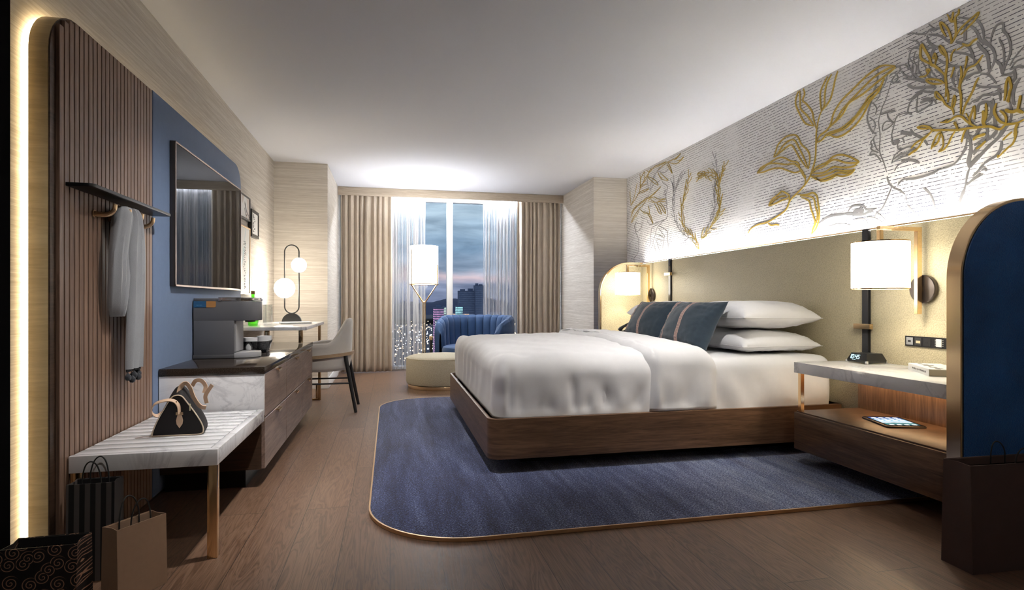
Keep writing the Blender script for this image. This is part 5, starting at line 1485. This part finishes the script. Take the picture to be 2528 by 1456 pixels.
sl = MB().box(2.8884, 2.889, 2.650, 2.668, .768, .778).box(2.8884, 2.889, 2.546, 2.550, .768, .776).box(2.8884, 2.889, 2.556, 2.560, .768, .776)
obj('slots', sl, MT['black'], os_)
obj('usb_slots', MB().box(2.8884, 2.889, 2.592, 2.618, .764, .778), plain('cream_contacts', (.65, .55, .35), .4), os_)
dd = MB()
for i in range(4):
    for yy in (2.505, 2.462):
        dd.box(2.8914, 2.892, yy - .002, yy + .002, .756 + i * .010, .760 + i * .010)
obj('indicator_dots', dd, plain('white_dots', (.7, .7, .7), .5), os_)

# telephone
ph = thing('telephone', 'black desk telephone on the far nightstand behind the cushions', 'telephone', (2.55, 5.72, .63))
M0 = Matrix.Translation((2.54, 5.72, .6305)) @ Matrix.Rotation(-.5, 4, 'Z')
obj('body', MB().prism([(-.10, 0), (.10, 0), (.10, .105), (.05, .105), (-.10, .03)], 'Y', -.09, .09, .006).xf(M0), MT['black'], ph)
obj('handset', MB().tube([V(p) for p in smooth_path([(-.10, -.055, .050), (-.07, -.055, .085), (.0, -.055, .125), (.07, -.055, .150), (.105, -.055, .135)], 5)], [.020, .022, .023, .022, .020, .017, .015, .014, .014, .014, .014, .014, .014, .014, .015, .017, .020, .022, .023, .021, .018], 12).xf(M0), MT['matteblack'], ph)
kp = MB()
for i in range(4):
    for j in range(3):
        kp.box(-.075 + i * .026, -.058 + i * .026, .0 + j * .026, .016 + j * .026, .044 + i * .013, .052 + i * .013)
obj('keypad', kp.xf(M0), plain('grey_keys', (.35, .35, .34), .5), ph)

# ------------------------------------------------------------------ mural
mu = thing('wall_mural', 'white dashed wallcovering with gold and silver line drawings above the headboard', 'mural', (2.968, 4.0, 1.43))
obj('wallcovering', MB().box(2.9665, 2.9695, 1.0, 6.745, 1.40, CE - .001), MT['mural'], mu)
def line_art(name, text, mat, label, x):
    b = MB()
    for idx, part in enumerate(text.split(';')):
        xs = x - .00011 * (idx % 13)
        w_, pts = part.split(':')
        w_ = float(w_) / 1000
        P = [V((0, int(p.split(',')[0]) / 1000, int(p.split(',')[1]) / 1000)) for p in pts.split()]
        if len(P) > 2:
            P = smooth_path(P, 5 if len(P) > 3 else 4)
        n = len(P)
        top, low = [], []
        for i, p in enumerate(P):
            t = (P[min(i + 1, n - 1)] - P[max(i - 1, 0)])
            if t.length < 1e-6:
                t = V((0, 1, 0))
            t.normalize()
            q = V((0, -t.z, t.y))
            k = .5 * w_ * (.55 + .45 * sstep(0, .18, i / max(1, n - 1)) * sstep(0, .18, 1 - i / max(1, n - 1))) * (1 + .12 * noise.noise(V((p.y * 30, p.z * 30, 0))))
            a, c = p + q * k, p - q * k
            a.z = min(a.z, CE - .004)
            c.z = min(c.z, CE - .004)
            top.append(a)
            low.append(c)
        bm = b.bm
        rows = [[bm.verts.new(q) for q in ((2.9664, a.y, a.z), (xs, a.y, a.z), (xs, c.y, c.z), (2.9664, c.y, c.z))] for a, c in zip(top, low)]
        for r0, r1 in zip(rows, rows[1:]):
            for k in range(3):
                fc = bm.faces.new((r0[k], r0[k + 1], r1[k + 1], r1[k]))
                if k == 1:
                    fc.normal_update()
                    if fc.normal.x > 0:
                        fc.normal_flip()
    obj(name, b, mat, mu, 0, label)
line_art('botanical_drawing', MURAL['gold_branch'], MT['gold_line'], 'gold line drawing of a leafy branch', 2.9625)
line_art('portrait_drawing', MURAL['silver_portrait'], MT['silver_line'], 'silver line drawing of a face with flowers', 2.9650)
line_art('botanical_drawing', MURAL['gold_twig'], MT['gold_line'], 'gold twig over the silver face', 2.9625)
line_art('portrait_drawing', MURAL['silver_profile'], MT['silver_line'], 'silver line profile at the far end', 2.9650)
line_art('botanical_drawing', MURAL['gold_leaves'], MT['gold_line'], 'gold leaves around the far profile', 2.9625)
line_art('wreath_drawing', MURAL['gold_wreath'], MT['gold_line'], 'gold half of the laurel wreath', 2.9630)
line_art('wreath_drawing', MURAL['silver_wreath'], MT['silver_line'], 'silver half of the laurel wreath', 2.9650)

# ------------------------------------------------------------------ dusk sky, camera, view
wd = bpy.data.worlds.new('dusk_sky')
SC.world = wd
wd.use_nodes = True
nt = wd.node_tree
nt.nodes.clear()
def wn(t, **k):
    x = nt.nodes.new(t)
    for a, b in k.items():
        setattr(x, a, b)
    return x
def wl(a, b):
    nt.links.new(a, b)
tc = wn('ShaderNodeTexCoord')
sp = wn('ShaderNodeSeparateXYZ')
wl(tc.outputs['Generated'], sp.inputs[0])
mp = wn('ShaderNodeMapping')
mp.inputs['Scale'].default_value = (3.0, 3.0, 13.0)
wl(tc.outputs['Generated'], mp.inputs[0])
no = wn('ShaderNodeTexNoise')
no.inputs['Scale'].default_value = 2.0
no.inputs['Detail'].default_value = 5
wl(mp.outputs[0], no.inputs[0])
ad = wn('ShaderNodeMath', operation='MULTIPLY_ADD')
ad.inputs[1].default_value = .085
wl(no.outputs[0], ad.inputs[0])
wl(sp.outputs[2], ad.inputs[2])
rp = wn('ShaderNodeValToRGB')
wl(ad.outputs[0], rp.inputs[0])
stops = [(0.0, (.04, .055, .11)), (.042, (.08, .10, .17)), (.066, (.17, .20, .28)), (.086, (.36, .29, .31)), (.102, (.20, .25, .32)), (.14, (.13, .20, .28)), (.19, (.25, .33, .39)), (.235, (.15, .22, .28)), (.28, (.30, .35, .40)), (.36, (.24, .29, .35)), (1.0, (.20, .25, .32))]
e = rp.color_ramp.elements
while len(e) < len(stops):
    e.new(.5)
for i, (p, c) in enumerate(stops):
    e[i].position = p
    e[i].color = (*c, 1)
bg = wn('ShaderNodeBackground')
bg.inputs['Strength'].default_value = .9
mp2 = wn('ShaderNodeMapping')
mp2.inputs['Scale'].default_value = (4.0, 4.0, 22.0)
wl(tc.outputs['Generated'], mp2.inputs[0])
cl = wn('ShaderNodeTexNoise')
cl.inputs['Scale'].default_value = 1.7
cl.inputs['Detail'].default_value = 6
cl.inputs['Roughness'].default_value = .55
cl.inputs['Distortion'].default_value = .4
wl(mp2.outputs[0], cl.inputs[0])
cr = wn('ShaderNodeValToRGB')
cr.color_ramp.elements[0].position, cr.color_ramp.elements[0].color = .36, (.68, .70, .74, 1)
cr.color_ramp.elements[1].position, cr.color_ramp.elements[1].color = .64, (1.5, 1.44, 1.40, 1)
wl(cl.outputs[0], cr.inputs[0])
mxs = wn('ShaderNodeMix', data_type='RGBA', blend_type='MULTIPLY')
mxs.inputs[0].default_value = 1.0
wl(rp.outputs[0], mxs.inputs[6])
wl(cr.outputs[0], mxs.inputs[7])
wl(mxs.outputs[2], bg.inputs[0])
ow = wn('ShaderNodeOutputWorld')
wl(bg.outputs[0], ow.inputs[0])

cd = bpy.data.cameras.new('camera')
cam = bpy.data.objects.new('camera', cd)
link(cam)
cam.location = (0, 0, 1.0)
yaw = math.atan(301 / 1392)
cam.rotation_euler = (PI / 2, 0, -yaw)
cd.sensor_width = 36
cd.sensor_fit = 'HORIZONTAL'
cd.lens = 1392 / 2528 * 36
cd.shift_y = 15 / 2528
cd.clip_start = .02
cd.clip_end = 5000
SC.camera = cam

# added ceiling fill lamps, out of view, brightening the bed, bench and wing
def fill_lamp(x, y, aim, power, label, cone=75, col=(1.0, .96, .92)):
    r = thing('ceiling_fill_lamp', label, 'fill light', (x, y, CE - .012), 'added ceiling fill lamps')
    obj('trim_ring', MB().ring([[(x + rr * math.cos(2 * PI * i / 32), y + rr * math.sin(2 * PI * i / 32), z) for i in range(32)] for rr, z in ((.060, CE - .001), (.060, CE - .006), (.045, CE - .009), (.045, CE - .001))], True, False, True), MT['white'], r)
    obj('lens', MB().cyl((x, y, CE - .004), .044, .003, 'Z', 32), glow('fill_lamp_lens', (1, .96, .9), 6), r)
    l = bpy.data.lights.new('fill_spot', 'SPOT')
    l.energy = power
    l.spot_size = math.radians(cone)
    l.spot_blend = 1.0
    l.shadow_soft_size = .045
    l.color = col
    o = bpy.data.objects.new('fill_spot', l)
    link(o)
    o.location = V((x, y, CE - .016)) - V(r.location)
    o.parent = r
    d = V(aim) - V((x, y, CE - .016))
    o.rotation_euler = d.to_track_quat('-Z', 'Y').to_euler()
    return r
fill_lamp(1.60, 2.56, (1.45, 4.15, .6), 95, 'added unseen fill lamp in the ceiling before the foot of the bed', 80)
fill_lamp(.05, 2.62, (-.6, 3.5, .5), 120, 'added unseen fill lamp in the ceiling by the bench', 85)
fill_lamp(1.5, -.2, (2.5, 2.0, 1.0), 20, 'added unseen fill lamp in the middle of the entry ceiling', 60)
fill_lamp(-.35, .95, (-.85, 2.45, .45), 26, 'added unseen fill lamp in the ceiling of the entry beside the bags', 60)
SC.view_settings.view_transform = 'Standard'
SC.view_settings.look = 'None'
SC.view_settings.exposure = 1.0
SC.view_settings.gamma = 1.0
SC.view_settings.use_curve_mapping = False
SC.cycles.use_denoising = True
SC.cycles.max_bounces = 7
SC.cycles.diffuse_bounces = 4
SC.cycles.glossy_bounces = 4
SC.cycles.transparent_max_bounces = 12
SC.cycles.caustics_reflective = False
SC.cycles.caustics_refractive = False
SC.cycles.sample_clamp_indirect = 6.0
